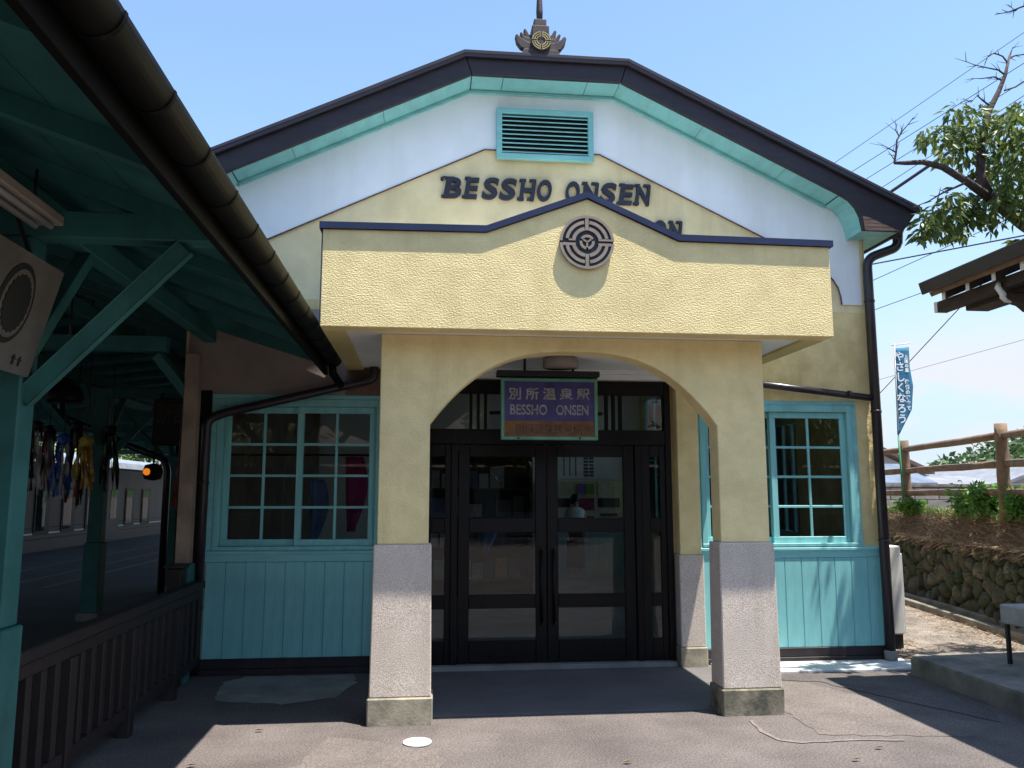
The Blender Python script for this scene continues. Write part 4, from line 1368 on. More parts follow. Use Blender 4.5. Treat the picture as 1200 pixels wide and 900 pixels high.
# train
TR = thing('train', 'silver commuter train standing at the far platform edge', 'train', (-12.3, 21, -1.2))
ty0, ty1 = 4.0, 35.8
bm = bmesh.new()
prof = [(-11.0, -.1), (-11.0, 2.45), (-11.15, 2.72), (-11.5, 2.88), (-12.35, 2.95), (-13.2, 2.88), (-13.55, 2.72), (-13.7, 2.45), (-13.7, -.1)]
prism_bm(bm, prof, ty0, ty1)
link('body', bm_mesh('body', bm), 'train_steel', TR)
prism('roof_panel', [(-11.01, 2.50), (-11.14, 2.74), (-11.5, 2.90), (-12.35, 2.97), (-13.2, 2.90), (-13.5, 2.80), (-13.2, 2.86), (-12.35, 2.92), (-11.5, 2.85), (-11.17, 2.69), (-11.04, 2.49)], ty0 - .01, ty1 + .01, 'train_roof', TR)
boxes('underframe', [(-13.4, -11.2, ty0 + 1, ty1 - 1, -.75, -.101)], 'train_dark', TR, 0)
for y in (6, 8, 17, 19, 22, 24, 32, 34):
    for x in (-11.8, -12.9): tube('wheel', [(x - .06, y, -.75), (x + .06, y, -.75)], .42, 'train_dark', TR, 18)
bm = bmesh.new(); bbox(bm, 0, .03, 0, .95, .45, 1.80, .01); wme = bm_mesh('window', bm)
bm = bmesh.new(); bbox(bm, .031, .036, .08, .62, .55, 1.72, 0); wpm = bm_mesh('window_pane', bm)
bm = bmesh.new(); bbox(bm, 0, .025, 0, 1.15, .02, 2.0, .01); dme = bm_mesh('door', bm)
bm = bmesh.new(); bbox(bm, .026, .034, .3, .85, .75, 1.75, 0); dwm = bm_mesh('door_pane', bm)
y = ty0 + 1.2
k = 0
while y < ty1 - 1.5:
    if k % 4 == 2:
        d = link('door', dme, 'train_steel', TR, (-10.998, y, 0))
        link('door_pane', dwm, 'train_glass', d, (-10.998, y, 0))
    else:
        w_ = link('window', wme, 'train_dark', TR, (-10.998, y, 0))
        link('window_pane', wpm, 'train_glass', w_, (-10.998, y, 0))
    y += 1.75
    k += 1
for k in range(3):
    box('stripe', -10.995, -10.988, ty0 + .1, ty1 - .1, .30 + k * .16, .34 + k * .16, 'paint_white' if k == 1 else 'train_dark', TR, 0)
for x in (-11.8, -12.9):
    tag(box('rail', x - .035, x + .035, -30, 90, -1.25, -1.17, 'rail_steel', None, 0), 'nearer steel rail of the track under the train' if x > -12 else 'farther steel rail of the track under the train', 'rail', 'track rails')
# trees behind the train
for i, (x, y, h) in enumerate(((-19, 22, 8.0), (-20, 30, 9.0), (-20, 38, 8.5), (-22, 47, 10), (-19, 58, 10))):
    broad_tree(('leafy tree behind the near carriage of the train', 'leafy tree behind the middle of the train', 'leafy tree behind the far carriage of the train', 'tall leafy tree past the far end of the train', 'farthest leafy tree beyond the end of the train')[i], (x, y, -1.25), h, 3.2, 'leaf_bright', 40 + i, 'trees behind the train', 60, .42)

for i, (x, y, h) in enumerate(((-5.5, 52, 8.5), (-9.0, 60, 9.5))):  # hidden trees added for the train windows to reflect, darkening them
    broad_tree(('unseen green tree added past the end of the platform canopy', 'taller unseen green tree added far beyond the platform end')[i], (x, y, 0), h, 3.4, 'leaf_bright', 80 + i, 'unseen trees added past the platform end', 50, .45)
# ornaments under the canopy
def streamer(px, py, Y, L, cols, label, seed):
    rng = random.Random(seed)
    p = onY(px, py, Y)
    t = thing('paper_streamer', label, 'streamer', (p.x, Y, p.z - L), 'streamers hanging under the canopy')
    tube('cord', [(p.x, Y, p.z), (p.x, Y, 2.862 if abs(Y - 11.2) < .2 else 3.17)], .006, 'steel_black', t, 5)
    bm = bmesh.new()
    bmesh.ops.create_icosphere(bm, subdivisions=2, radius=.07, matrix=Matrix.Translation((p.x, Y, p.z)))
    for v in bm.verts: v.co += Vector((rng.uniform(-.012, .012), rng.uniform(-.012, .012), rng.uniform(-.012, .012)))
    link('paper_ball', bm_mesh('paper_ball', bm), cols[0], t)
    for k in range(16):
        a = rng.uniform(0, 6.28)
        r0, r1 = .05, rng.uniform(.05, .13)
        l_ = L * rng.uniform(.6, 1)
        V, Fc = [], []
        w = rng.uniform(.010, .022)
        for j in range(7):
            tt = j / 6
            r = r0 + (r1 - r0) * tt
            c = Vector((p.x + r * math.cos(a + tt * .5), Y + r * math.sin(a + tt * .5), p.z - .03 - l_ * tt))
            s_ = Vector((math.cos(a + tt * 5), math.sin(a + tt * 5), 0)) * w
            V += [c - s_, c + s_]
        for j in range(6): Fc.append((2 * j, 2 * j + 1, 2 * j + 3, 2 * j + 2))
        link('strip', pydata('strip', V, Fc), rng.choice(cols), t)
streamer(43, 500, 9.3, .75, ['ink_black', 'silver_foil', 'ink_black'], 'black and silver paper streamer hanging under the canopy', 1)
streamer(58, 505, 10.2, .85, ['ink_black', 'red_foil', 'silver_foil'], 'black paper streamer with red and silver strips', 2)
streamer(75, 515, 9.3, .62, ['blue_foil', 'blue_foil', 'silver_foil'], 'blue foil paper streamer hanging under the canopy', 3)
streamer(90, 500, 10.2, .95, ['ink_black', 'red_foil', 'ink_black'], 'dark paper streamer with red strips under the canopy', 4)
streamer(101, 518, 9.3, .50, ['yellow_foil', 'yellow_foil', 'orange'], 'yellow foil paper streamer hanging under the canopy', 5)
streamer(130, 505, 10.2, .70, ['ink_black', 'green_paper', 'ink_black'], 'black and green paper streamer under the canopy', 6)
streamer(217, 520, 10.2, .75, ['red_foil', 'red_foil', 'silver_foil'], 'maroon paper streamer hanging beside the tan post', 7)
pl = onY(77, 462, 6.7)
dl = thing('pendant_lamp', 'black dome pendant lamp hanging under the canopy', 'lamp', (pl.x, 6.7, pl.z))
lathe('shade', [(.135, 0), (.14, .02), (.12, .09), (.07, .15), (.03, .18)], 'gutter', dl, (pl.x, 6.7, pl.z - .06), 18)
tube('rod', [(pl.x, 6.7, pl.z + .11), (pl.x, 6.7, zd(pl.x) - .09)], .01, 'steel_black', dl, 6)
hs = thing('hanging_sign', 'dark lettered sign board hanging over the platform', 'sign', (onY(204, 495, 11.0).x, 11.0, 2.3))
a_, b_ = onY(178, 522, 11.0), onY(228, 468, 11.0)
box('board', a_.x, b_.x, 10.97, 11.03, a_.z, b_.z, 'ink_black', hs, .01)
lettering('別所温泉', a_.x + .05, b_.x - .05, a_.z + .28, b_.z - .06, 10.967, 'sign_faded', hs, .003)
for x in (a_.x + .08, b_.x - .08): tube('hanger', [(x, 11.0, b_.z), (x, 11.1, 2.93)], .01, 'steel_black', hs, 6)
lp = onY(175, 553, 10.9)
ol = thing('warning_lamp', 'small round amber lamp glowing in a black housing over the platform', 'lamp', (lp.x, 10.9, lp.z))
lathe('housing', [(.02, -.11), (.10, -.09), (.13, 0), (.10, .09), (.02, .11)], 'steel_black', ol, (lp.x + .03, 10.95, lp.z), 18)
bm = bmesh.new(); bmesh.ops.create_uvsphere(bm, u_segments=16, v_segments=10, radius=.045, matrix=Matrix.Translation((lp.x - .01, 10.83, lp.z)))
link('lens', bm_mesh('lens', bm, True), 'orange_lamp', ol)
tube('rod', [(lp.x + .03, 10.95, lp.z + .10), (lp.x + .03, 11.15, 2.87)], .014, 'steel_black', ol, 6)
hp = [onY(120, 508, 12.5), onY(150, 522, 12.5), onY(192, 538, 12.5)]
tag(tube('platform_pipe', elbow([Vector((hp[0].x - .6, 12.5, zd(max(hp[0].x - .6, XRIDGE)))), hp[0] + Vector((-.6, 0, .25)), hp[0], hp[1], hp[2], Vector((hp[2].x + .06, 12.5, hp[2].z - .15)), Vector((hp[2].x + .06, 12.5, 0.0))], .12), .05, 'pipe'), 'bent black drain pipe standing on the platform', 'pipe')

# ------------------------------------------------------------------ RIGHT SIDE
def xw(y): return 6.80 + .213 * (y - 8.9)
# bank behind the stone wall
V, Fc = [], []
prof = [(.13, -.02), (.13, .50), (.16, .86), (.20, .93), (.40, 1.24), (.8, 1.32), (2.6, 1.30), (4.2, .4), (6.5, -1.62)]
ysb = [4.0 + .5 * k for k in range(60)]
rng = random.Random(3)
for y in ysb:
    for (a, z) in prof:
        j = .035 if .12 < a < 2 else 0
        V.append((xw(y) + a + rng.uniform(-j, j), y, z + rng.uniform(-j, j)))
n = len(prof)
for j in range(len(ysb) - 1):
    for i in range(n - 1):
        Fc.append((j * n + i, j * n + i + 1, (j + 1) * n + i + 1, (j + 1) * n + i))
structure(link('bank', pydata('bank', V, Fc, True), 'soil'))
SW = thing('stone_wall', 'rough fieldstone retaining wall below the dry grass bank', 'wall', (xw(10.5), 10.5, 0))
rg = random.Random(11)
seeds = []
Y0, Y1, Z1 = 7.4, 17.2, .93
tries = 0
while tries < 6000:
    tries += 1
    y, z = rg.uniform(Y0, Y1), rg.uniform(-.02, Z1)
    dmin = (.235 - .10 * min(1, z / .9)) * rg.uniform(.8, 1.25)
    if all(math.hypot((y - a) / 1.25, z - b) > dmin for a, b in seeds): seeds.append((y, z))
def clip(poly, n, d):
    out = []
    for (p, q) in zip(poly, poly[1:] + poly[:1]):
        sp, sq = p[0] * n[0] + p[1] * n[1] - d, q[0] * n[0] + q[1] * n[1] - d
        if sp <= 0: out.append(p)
        if sp * sq < 0:
            t = sp / (sp - sq)
            out.append((p[0] + (q[0] - p[0]) * t, p[1] + (q[1] - p[1]) * t))
    return out
for (y, z) in seeds[:300]:
    poly = [(y - .4, -.05), (y + .4, -.05), (y + .4, Z1 + rg.uniform(-.03, .05)), (y - .4, Z1 + rg.uniform(-.03, .05))]
    for (a, b) in seeds:
        if (a, b) == (y, z) or abs(a - y) > .8: continue
        n_ = (a - y, b - z)
        m_ = ((a + y) / 2, (b + z) / 2)
        poly = clip(poly, n_, m_[0] * n_[0] + m_[1] * n_[1])
        if len(poly) < 3: break
    if len(poly) < 3: continue
    # resample the outline and round it
    fine = []
    for (p, q) in zip(poly, poly[1:] + poly[:1]):
        L_ = math.hypot(q[0] - p[0], q[1] - p[1])
        for t in ((.25, .75) if L_ > .09 else (.5,)): fine.append((p[0] + (q[0] - p[0]) * t, p[1] + (q[1] - p[1]) * t))
    cy = sum(p[0] for p in fine) / len(fine)
    cz = sum(p[1] for p in fine) / len(fine)
    pro = rg.uniform(.03, .085)
    tl = (rg.uniform(-.25, .25), rg.uniform(-.25, .25))
    V, Fc = [], []
    N_ = len(fine)
    for sc, dx in ((.97, .12), (.93, .0), (.80, -.6), (.48, -.95)):
        for (py_, pz_) in fine:
            oy_, oz_ = (py_ - cy) * sc, (pz_ - cz) * sc
            x = (dx * pro if dx <= 0 else dx) + (oy_ * tl[0] + oz_ * tl[1]) * (1 if dx < 0 else 0) + rg.uniform(-.008, .008)
            V.append((xw(cy + oy_) + .06 + cz * .05 + x, cy + oy_, cz + oz_ + rg.uniform(-.004, .004)))
    for r_ in range(3):
        for k in range(N_): Fc.append((r_ * N_ + k, r_ * N_ + (k + 1) % N_, (r_ + 1) * N_ + (k + 1) % N_, (r_ + 1) * N_ + k))
    V.append((xw(cy) + .06 + cz * .05 - pro * 1.05, cy, cz))
    for k in range(N_): Fc.append((3 * N_ + k, 3 * N_ + (k + 1) % N_, 4 * N_))
    bm = bmesh.new()
    vs = [bm.verts.new(v) for v in V]
    for f in Fc: bm.faces.new([vs[q] for q in f])
    link('stone', bm_mesh('stone', bm, True), rg.choice(('stone_a', 'stone_a', 'stone_b', 'stone_c', 'stone_c')), SW)
# dry grass mat on the bank
def grass(name, n, fn, L, m, seed, w=.006, lean=(0, 0, 0)):
    rg = random.Random(seed)
    V, Fc = [], []
    for _ in range(n):
        p, up = fn(rg)
        l_ = L * rg.uniform(.5, 1.3)
        d = (Vector(up) + Vector((rg.uniform(-.9, .9), rg.uniform(-.9, .9), rg.uniform(-.4, .4))) + Vector(lean)).normalized()
        s = d.cross(Vector((rg.uniform(-1, 1), rg.uniform(-1, 1), rg.uniform(-1, 1)))).normalized() * w
        i = len(V)
        mid = p + d * l_ * .55
        tip = p + d * l_ + Vector((rg.uniform(-.3, .1), rg.uniform(-.2, .2), -.35)) * l_ * .6
        V += [p - s, p + s, mid + s * .8, mid - s * .8, tip]
        Fc += [(i, i + 1, i + 2, i + 3), (i + 3, i + 2, i + 4)]
    return stuff(tag(link(name, pydata(name, V, Fc), m), *{21: ('dry straw trailing over the top of the stone wall', 'grass'), 23: ('dark green tufts growing in the stone wall joints', 'grass')}[seed] if seed > 20 else {'dry_grass': ('dry brown grass matted over the bank above stones', 'grass'), 'green_grass': ('short green grass along the foot of the log fence', 'grass'), 'straw_litter': ('dry straw litter scattered over the gravel', 'grass')}[name]))
def on_bank(rg):
    y = rg.uniform(7.3, 18)
    a = rg.uniform(.02, .85)
    zz = .93 + min(1, max(0, (a - .1) / .28)) * .35
    return Vector((xw(y) + a, y, zz)), (-.5, 0, .5)
grass('dry_grass', 17000, on_bank, .15, 'grass_dry', 1, .005)
def over_edge(rg):
    y = rg.uniform(7.3, 17.5)
    return Vector((xw(y) + rg.uniform(-.03, .14), y, rg.uniform(.84, 1.0))), (-.6, 0, -.15)
grass('dry_grass', 1500, over_edge, .12, 'grass_dry', 21, .005)
def on_stones(rg):
    y = rg.uniform(7.3, 17.5)
    z = rg.uniform(.05, .9)
    return Vector((xw(y) + .03, y, z)), (-.5, 0, -.1)
grass('green_grass', 1100, on_stones, .10, 'leaf_far', 23, .007)
def by_fence(rg):
    y = rg.uniform(7.5, 17)
    return Vector((xw(y) + rg.gauss(.42, .12), y, 1.27)), (0, 0, 1)
grass('green_grass', 1500, by_fence, .20, 'leaf_weed', 2, .006)
def litter(rg):
    y = rg.uniform(7.5, 13)
    return Vector((rg.uniform(4.62, 5.3) if rg.random() < .35 else xw(y) - abs(rg.gauss(0, .4)), y, .012)), (0, 0, .15)
grass('straw_litter', 2600, litter, .09, 'grass_dry', 3, .004)
def weed(y, dx, r, h, seed, label):
    b = Vector((xw(y) + dx, y, 1.28))
    t = thing('weed_clump', label, 'weed', b)
    rg = random.Random(seed)
    bm = bmesh.new()
    cs = []
    for k in range(14):
        a = rg.uniform(0, 6.28)
        tip = b + Vector((math.cos(a) * r * rg.uniform(.2, 1), math.sin(a) * r * rg.uniform(.3, 1.1), h * rg.uniform(.4, 1)))
        tube_bm(bm, [b + Vector((0, 0, -.03)), (b + tip) / 2 + Vector((0, 0, h * .15)), tip], [.006, .005, .003], 5)
        cs.append((tip, r * .38)); cs.append(((b + tip) / 2 + Vector((0, 0, .05)), r * .35))
    link('stem', bm_mesh('stem', bm), 'leaf_weed', t)
    link('leaves', leaf_mesh('leaves', cs, 45, r * .38, .085, .2, seed, 1, .45), 'leaf_weed', t)
weed(10.75, .45, .36, .42, 1, 'bright green leafy weed clump between the fence posts')
weed(10.15, .42, .28, .36, 2, 'smaller green weed clump beside the log post')
weed(9.3, .40, .26, .34, 4, 'low weed clump at the near foot of the log post')
weed(12.55, .25, .2, .2, 6, 'small weed tuft at the foot of the flag pole')

# log fence
LF = thing('log_fence', 'brown three-rail log fence along the top of the bank', 'fence', (xw(10.6) + .32, 10.6, 1.3))
fp = [6.4, 9.65, 12.9, 16.15, 18.2]
def log(name, p, q, r, seed):
    rg = random.Random(seed)
    n_ = 6
    pts = [Vector(p).lerp(Vector(q), k / n_) + Vector((rg.uniform(-.006, .006), rg.uniform(-.006, .006), rg.uniform(-.006, .006))) for k in range(n_ + 1)]
    return tube(name, pts, [r * rg.uniform(.94, 1.06) for _ in pts], 'log', LF, 12)
for i, y in enumerate(fp):
    x = xw(y) + .34
    log('fence_post', (x, y, 1.18), (x, y, 2.50), .078, i)
for i, (y0, y1) in enumerate(zip(fp, fp[1:])):
    for j, zz in enumerate((2.34, 1.98, 1.62)):
        log('fence_rail', (xw(y0) + .34, y0 + .05, zz), (xw(y1) + .34, y1 - .05, zz), .050, 20 + i * 3 + j)

# banner flag on a leaning pole
fpx = xw(12.72) + .22
FG = thing('banner_flag', 'tall blue vertical banner with white writing tied to the fence', 'flag', (fpx, 12.72, 1.25))
FYp = 12.72
ptop = onY(1048, 403, FYp)
pbot = Vector((onY(1059, 590, FYp).x, FYp, 1.26))
pmid = onY(1053, 512, FYp)
tube('flag_pole', [pbot, pmid], .016, 'pole_green', FG, 8)
tube('flag_pole', [pmid, ptop], .010, 'ac_white', FG, 8)
tube('cross_bar', [onY(1045, 405, FYp), onY(1067, 402, FYp)], .008, 'ac_white', FG, 6)
LE = [(1047.5, 408), (1048.5, 430), (1049.5, 455), (1050.5, 480), (1051.5, 510)]
RE = [(1065, 407), (1066, 430), (1070, 452), (1068.5, 480), (1054, 509)]
def lerp_poly(P, t):
    k = min(len(P) - 2, int(t * (len(P) - 1)))
    u = t * (len(P) - 1) - k
    return (P[k][0] + (P[k + 1][0] - P[k][0]) * u, P[k][1] + (P[k + 1][1] - P[k][1]) * u)
V, Fc = [], []
NV, NU = 20, 5
for j in range(NV + 1):
    l_, r_ = lerp_poly(LE, j / NV), lerp_poly(RE, j / NV)
    for i in range(NU + 1):
        u = i / NU
        V.append(onY(l_[0] + (r_[0] - l_[0]) * u, l_[1] + (r_[1] - l_[1]) * u, FYp + .012 * math.sin(j * .5 + u * 2) * u - .003))
for j in range(NV):
    for i in range(NU):
        a = j * (NU + 1) + i
        Fc.append((a, a + 1, a + NU + 2, a + NU + 1))
o = link('flag_cloth', pydata('flag_cloth', V, Fc, True), 'flag_cloth', FG)
o.modifiers.new('solid', 'SOLIDIFY').thickness = .003
def glyph(ch, px, py, size):
    p = onY(px, py, FYp - .019)
    me = text_mesh(ch, size, 0, 0, .004)
    link('character', me, 'flag_text', FG, (p.x - size * .45, FYp - .019, p.z - size * .4))
for k, ch in enumerate('やさしくなろう'):
    glyph(ch, 1053.5 + k * .6, 417 + k * 12.2, .17)
for k, ch in enumerate('上田の里'): glyph(ch, 1061.5 + k * .35, 418 + k * 5.2, .07)
for k, ch in enumerate('信州の鎌倉で'): glyph(ch, 1062.5 + k * .5, 447 + k * 6.2, .078)

# air conditioner outdoor unit beside the right corner
AC = thing('air_conditioner', 'white outdoor air conditioner unit beside the corner downpipe', 'air conditioner', (4.83, 8.55, 0))
box('case', 4.66, 4.97, 8.20, 9.0, .16, 1.06, 'ac_white', AC, .012)
box('side_cover', 4.972, 4.995, 8.22, 8.98, .17, .98, 'ac_white', AC, .006)
box('end_grille', 4.665, 4.735, 8.188, 8.199, .20, 1.03, 'ac_dark', AC, 0)
for z_ in (.30, .36, .60, .84): box('grille_bar', 4.66, 4.74, 8.180, 8.187, z_ - .012, z_ + .012, 'ac_white', AC, .002)
for y_ in (8.28, 8.85): box('foot', 4.68, 4.99, y_, y_ + .08, .0, .159, 'steel_black', AC, .004)

# low bench on the raised paving
bp = onZ(1184, 778, .166)
BN = thing('bench', 'grey slab bench on thin black legs on the raised paving', 'bench', (bp.x + .6, bp.y + .1, .166))
box('seat', bp.x - .035, bp.x + 1.3, bp.y - .32, bp.y + .04, .50, .66, 'bench_grey', BN, .012)
for dx in (0, 1.2):
    for dy in (0, -.26):
        box('leg', bp.x + dx - .015, bp.x + dx + .015, bp.y + dy - .015, bp.y + dy + .015, .166, .499, 'steel_black', BN, .002)

# traditional shelter roof
SH = thing('timber_shelter', 'dark timber shelter with overhanging roof and white-tipped rafters', 'shelter', (6.2, 4.6, .165))
EXS, EZS = 4.28, 3.435
def sz(x): return EZS + (x - EXS) * .42
prism('roof_slab', [(EXS, EZS), (EXS + .03, EZS - .105), (8.2, sz(8.2) - .12), (8.2, sz(8.2)), ], 2.4, 6.54, 'shelter_edge', SH, 'Y', .006)
prism('eave_batten', [(EXS + .06, sz(EXS + .06) - .119), (EXS + .08, sz(EXS + .08) - .165), (8.0, sz(8.0) - .165), (8.0, sz(8.0) - .121)], 2.45, 6.48, 'shelter_batten', SH)
for k in range(13):
    y = 6.36 - k * .31
    rf = prism('rafter', [(EXS + .115, sz(EXS + .115) - .166), (EXS + .115, sz(EXS + .115) - .23), (7.8, sz(7.8) - .23), (7.8, sz(7.8) - .166)], y - .025, y + .025, 'shelter_wood', SH)
    prism('rafter_tip', [(EXS + .108, EZS - .120), (EXS + .108, EZS - .184), (EXS + .1145, EZS - .184), (EXS + .1145, EZS - .120)], y - .020, y + .020, 'white_end', rf)
b1 = box('purlin', 4.48, 4.60, 2.3, 6.62, 3.20, 3.288, 'shelter_wood', SH, .006)
box('purlin_end', 4.478, 4.602, 6.621, 6.63, 3.198, 3.29, 'white_end', b1, 0)
b1 = box('purlin_end', 4.477, 4.4795, 6.585, 6.62, 3.198, 3.29, 'white_end', b1, 0)
box('purlin', 4.61, 4.82, 2.3, 6.40, 3.165, 3.335, 'shelter_wood', SH, .006)
box('tie_beam', 4.63, 7.8, 5.93, 6.07, 3.16, 3.35, 'shelter_wood', SH, .006)
for y in (5.35, 5.80):
    prism('bracket', [(4.52, 3.164), (4.56, 3.10), (4.64, 3.08), (4.70, 3.03), (4.78, 3.06), (4.86, 2.99), (4.94, 3.06), (5.1, 3.06), (5.1, 3.139), (4.655, 3.139), (4.655, 3.164)], y - .05, y + .05, 'shelter_wood', SH, 'Y', .004)
    tube('scroll', [(4.46, y - .02, 3.25), (4.45, y - .02, 3.21), (4.47, y - .02, 3.18), (4.49, y - .02, 3.155), (4.485, y - .02, 3.13), (4.51, y - .02, 3.105), (4.55, y - .02, 3.095)], [.014, .024, .022, .026, .022, .017, .010], 'white_end', SH, 8)
for x, y in ((5.6, 5.95), (7.6, 5.95), (5.6, 3.0), (7.6, 3.0)):
    box('post', x - .09, x + .09, y - .09, y + .09, .166, sz(x) - .32, 'shelter_wood', SH, .01)

# cherry tree reaching over the shelter
CT = thing('cherry_tree', 'cherry tree with bare twigs and drooping leaves reaching over the shelter', 'tree', (6.5, 6.9, .1))
TY = 6.95
rg = random.Random(5)
def tp(x, y, dy=0.0): return onY(x, y, TY + dy)
bm = bmesh.new()
tube_bm(bm, [(6.5, 6.9, .12), (6.45, 6.9, 1.5), (6.25, 6.92, 2.8), tp(1262, 300), tp(1200, 262), tp(1160, 232)], [.16, .14, .12, .095, .07, .05], 10)
tube_bm(bm, [tp(1160, 232), tp(1149, 205, .05), tp(1150, 170, .05), tp(1158, 132, .1), tp(1170, 108, .1), tp(1178, 88, .1), tp(1183, 65, .1)], [.05, .045, .040, .032, .025, .018, .010], 8)
tube_bm(bm, [tp(1160, 232), tp(1132, 212, -.1), tp(1105, 196, -.15), tp(1082, 190, -.2), tp(1062, 191, -.2), tp(1048, 191, -.2)], [.045, .036, .030, .026, .022, .014], 8)
tube_bm(bm, [(6.25, 6.92, 2.8), (6.5, 6.6, 3.6), (6.7, 6.3, 4.6), (6.6, 6.1, 5.6)], [.10, .08, .06, .03], 8)
link('trunk', bm_mesh('trunk', bm, True), 'bark', CT)
def twig(pts, r0=.010, dy=0.1):
    bm = bmesh.new()
    q = [tp(x, y, dy) for x, y in pts]
    tube_bm(bm, q, [r0 * (1 - .75 * k / (len(q) - 1)) for k in range(len(q))], 5)
    for a, b in zip(q, q[1:]):
        for _ in range(2):
            m_ = a.lerp(b, rg.random())
            d = (b - a).normalized() + Vector((rg.uniform(-1, 1), rg.uniform(-.6, .6), rg.uniform(-.6, 1)))
            tube_bm(bm, [m_, m_ + d.normalized() * rg.uniform(.05, .14)], [r0 * .4, r0 * .15], 4)
    link('twig', bm_mesh('twig', bm), 'bark', CT)
twig([(1178, 88), (1170, 82), (1155, 79), (1142, 76), (1132, 72)])
twig([(1182, 75), (1175, 66), (1165, 62), (1158, 66), (1154, 74)])
twig([(1176, 95), (1165, 90), (1150, 92), (1140, 92)])
twig([(1183, 68), (1190, 65), (1200, 64), (1212, 60)])
twig([(1177, 106), (1190, 102), (1200, 96), (1215, 88)])
twig([(1160, 124), (1152, 118), (1145, 112), (1138, 120), (1130, 116)])
twig([(1048, 190), (1050, 178), (1051, 164), (1057, 154), (1064, 146), (1070, 138)], .012, -.2)
twig([(1049, 178), (1042, 174), (1034, 170)], .008, -.2)
twig([(1054, 160), (1049, 152), (1052, 145)], .007, -.2)
twig([(1183, 66), (1187, 55)])
twig([(1130, 215), (1105, 226), (1088, 236), (1070, 243)], .012, -.2)
twig([(1220, -6), (1200, 7), (1182, 14), (1166, 17)], .012, -.2)
twig([(1194, 9), (1190, 13), (1181, 5)], .008, -.2)
cl = [(1083, 268, 15), (1100, 258, 18), (1118, 262, 18), (1110, 240, 17), (1132, 252, 20), (1128, 232, 18), (1093, 159, 14), (1082, 160, 9), (1112, 158, 15), (1120, 130, 13), (1128, 172, 20), (1122, 148, 15), (1108, 180, 12),
      (1148, 150, 20), (1142, 133, 13), (1165, 165, 22), (1188, 150, 22), (1172, 188, 22), (1195, 180, 22), (1195, 212, 24), (1168, 215, 22), (1150, 245, 18), (1175, 240, 18), (1198, 245, 20), (1180, 135, 16), (1146, 196, 20),
      (1160, 258, 14), (1092, 252, 12), (1098, 272, 11), (1126, 275, 9), (1200, 130, 14), (1085, 275, 8), (1222, 160, 28), (1230, 210, 30), (1240, 260, 30), (1265, 190, 34), (1280, 250, 34), (1250, 120, 26), (1300, 130, 34), (1330, 210, 36), (1300, 60, 34), (1260, 40, 24), (1198, 287, 11), (1188, 290, 7), (1215, 285, 15)]
cs = [(onY(x, y, TY + rg.uniform(-.35, .45)), r / 125.0) for x, y, r in cl]
link('crown', leaf_mesh('crown', cs, 74, .15, .108, .75, 9, 1.0, .42), 'leaf_cherry', CT)  # crown

# overhead cables
def cable(a, b, r, label, ya=13, yb=10, sag=.0):
    p, q = onY(a[0], a[1], ya), onY(b[0], b[1], yb)
    d = q - p
    p2, q2 = p - d * .6, q + d * 2.0
    pts = [p2.lerp(q2, k / 14) - Vector((0, 0, sag * math.sin(math.pi * k / 14))) for k in range(15)]
    tag(tube('overhead_cable', pts, r, 'cable', None, 6), label, 'cable', 'overhead cables')
cable((985, 186), (1200, 38), .011, 'thin overhead cable passing above the station roof', 30, 26)
cable((1005, 197), (1200, 74), .011, 'topmost of three parallel cables behind the cherry tree twigs', 24, 20)
cable((1018, 208), (1200, 95), .011, 'middle one of three parallel cables behind the cherry twigs', 24, 20)
cable((1030, 222), (1200, 112), .011, 'lowest of three parallel cables behind the cherry twigs', 24, 20)
cable((1048, 222), (1092, 192), .035, 'thick twisted service cable behind the roof corner', 16, 15.5)
cable((1020, 310), (1200, 276), .020, 'thick overhead cable below the drooping leaves', 22, 19)
cable((1020, 330), (1200, 248), .010, 'overhead cable passing behind the downpipe elbow', 22, 19)
cable((1025, 363), (1200, 300), .010, 'overhead cable running behind the shelter roof tip', 22, 19)
cable((1030, 462), (1130, 355), .012, 'slanting cable crossing the sky behind the banner', 22, 17)
cable((1030, 445), (1200, 398), .008, 'faint cable crossing the clouds behind the banner', 34, 30)

# houses and wall beyond the bank
def house(label, x0, x1, y0, y1, ze, zr, wm, rm, gable='Y'):
    h = thing('house', label, 'house', ((x0 + x1) / 2, y0, -1.6))
    box('wall', x0, x1, y0, y1, -1.62, ze, wm, h, 0)
    ov = .5
    if gable == 'X':      # ridge along X
        ym = (y0 + y1) / 2
        pl = [(y0 - ov, ze - .15), (ym, zr), (y1 + ov, ze - .15), (y1 + ov, ze), (ym, zr + .18), (y0 - ov, ze)]
        prism('roof', pl, x0 - ov, x1 + ov, rm, h, 'X')
        prism('gable', [(y0, ze), (y1, ze), (ym, zr - .02)], x0 + .02, x1 - .02, wm, h, 'X')
    else:
        xm = (x0 + x1) / 2
        pl = [(x0 - ov, ze - .15), (xm, zr), (x1 + ov, ze - .15), (x1 + ov, ze), (xm, zr + .18), (x0 - ov, ze)]
        prism('roof', pl, y0 - ov, y1 + ov, rm, h, 'Y')
        prism('gable', [(x0, ze), (x1, ze), (xm, zr - .02)], y0 + .02, y1 - .02, wm, h, 'Y')
    for k in range(3):
        xx = x0 + (x1 - x0) * (k + .7) / 4
        w_ = box('window', xx, xx + (x1 - x0) * .14, y0 - .05, y0 - .005, ze - 1.5, ze - .5, 'train_dark', h, .01)
        box('window_frame', xx - .05, xx + (x1 - x0) * .14 + .05, y0 - .03, y0 - .006, ze - 1.56, ze - 1.501, 'ac_white', w_, 0)
def hx(px, Y): return onY(px, 570, Y).x
def hz(py, Y): return onY(1120, py, Y).z
house('low house with brown gabled roof behind the block wall', hx(985, 34), hx(1076, 34), 34, 42, hz(552, 34), hz(530, 34), 'house_wall', 'tile_brown', 'Y')
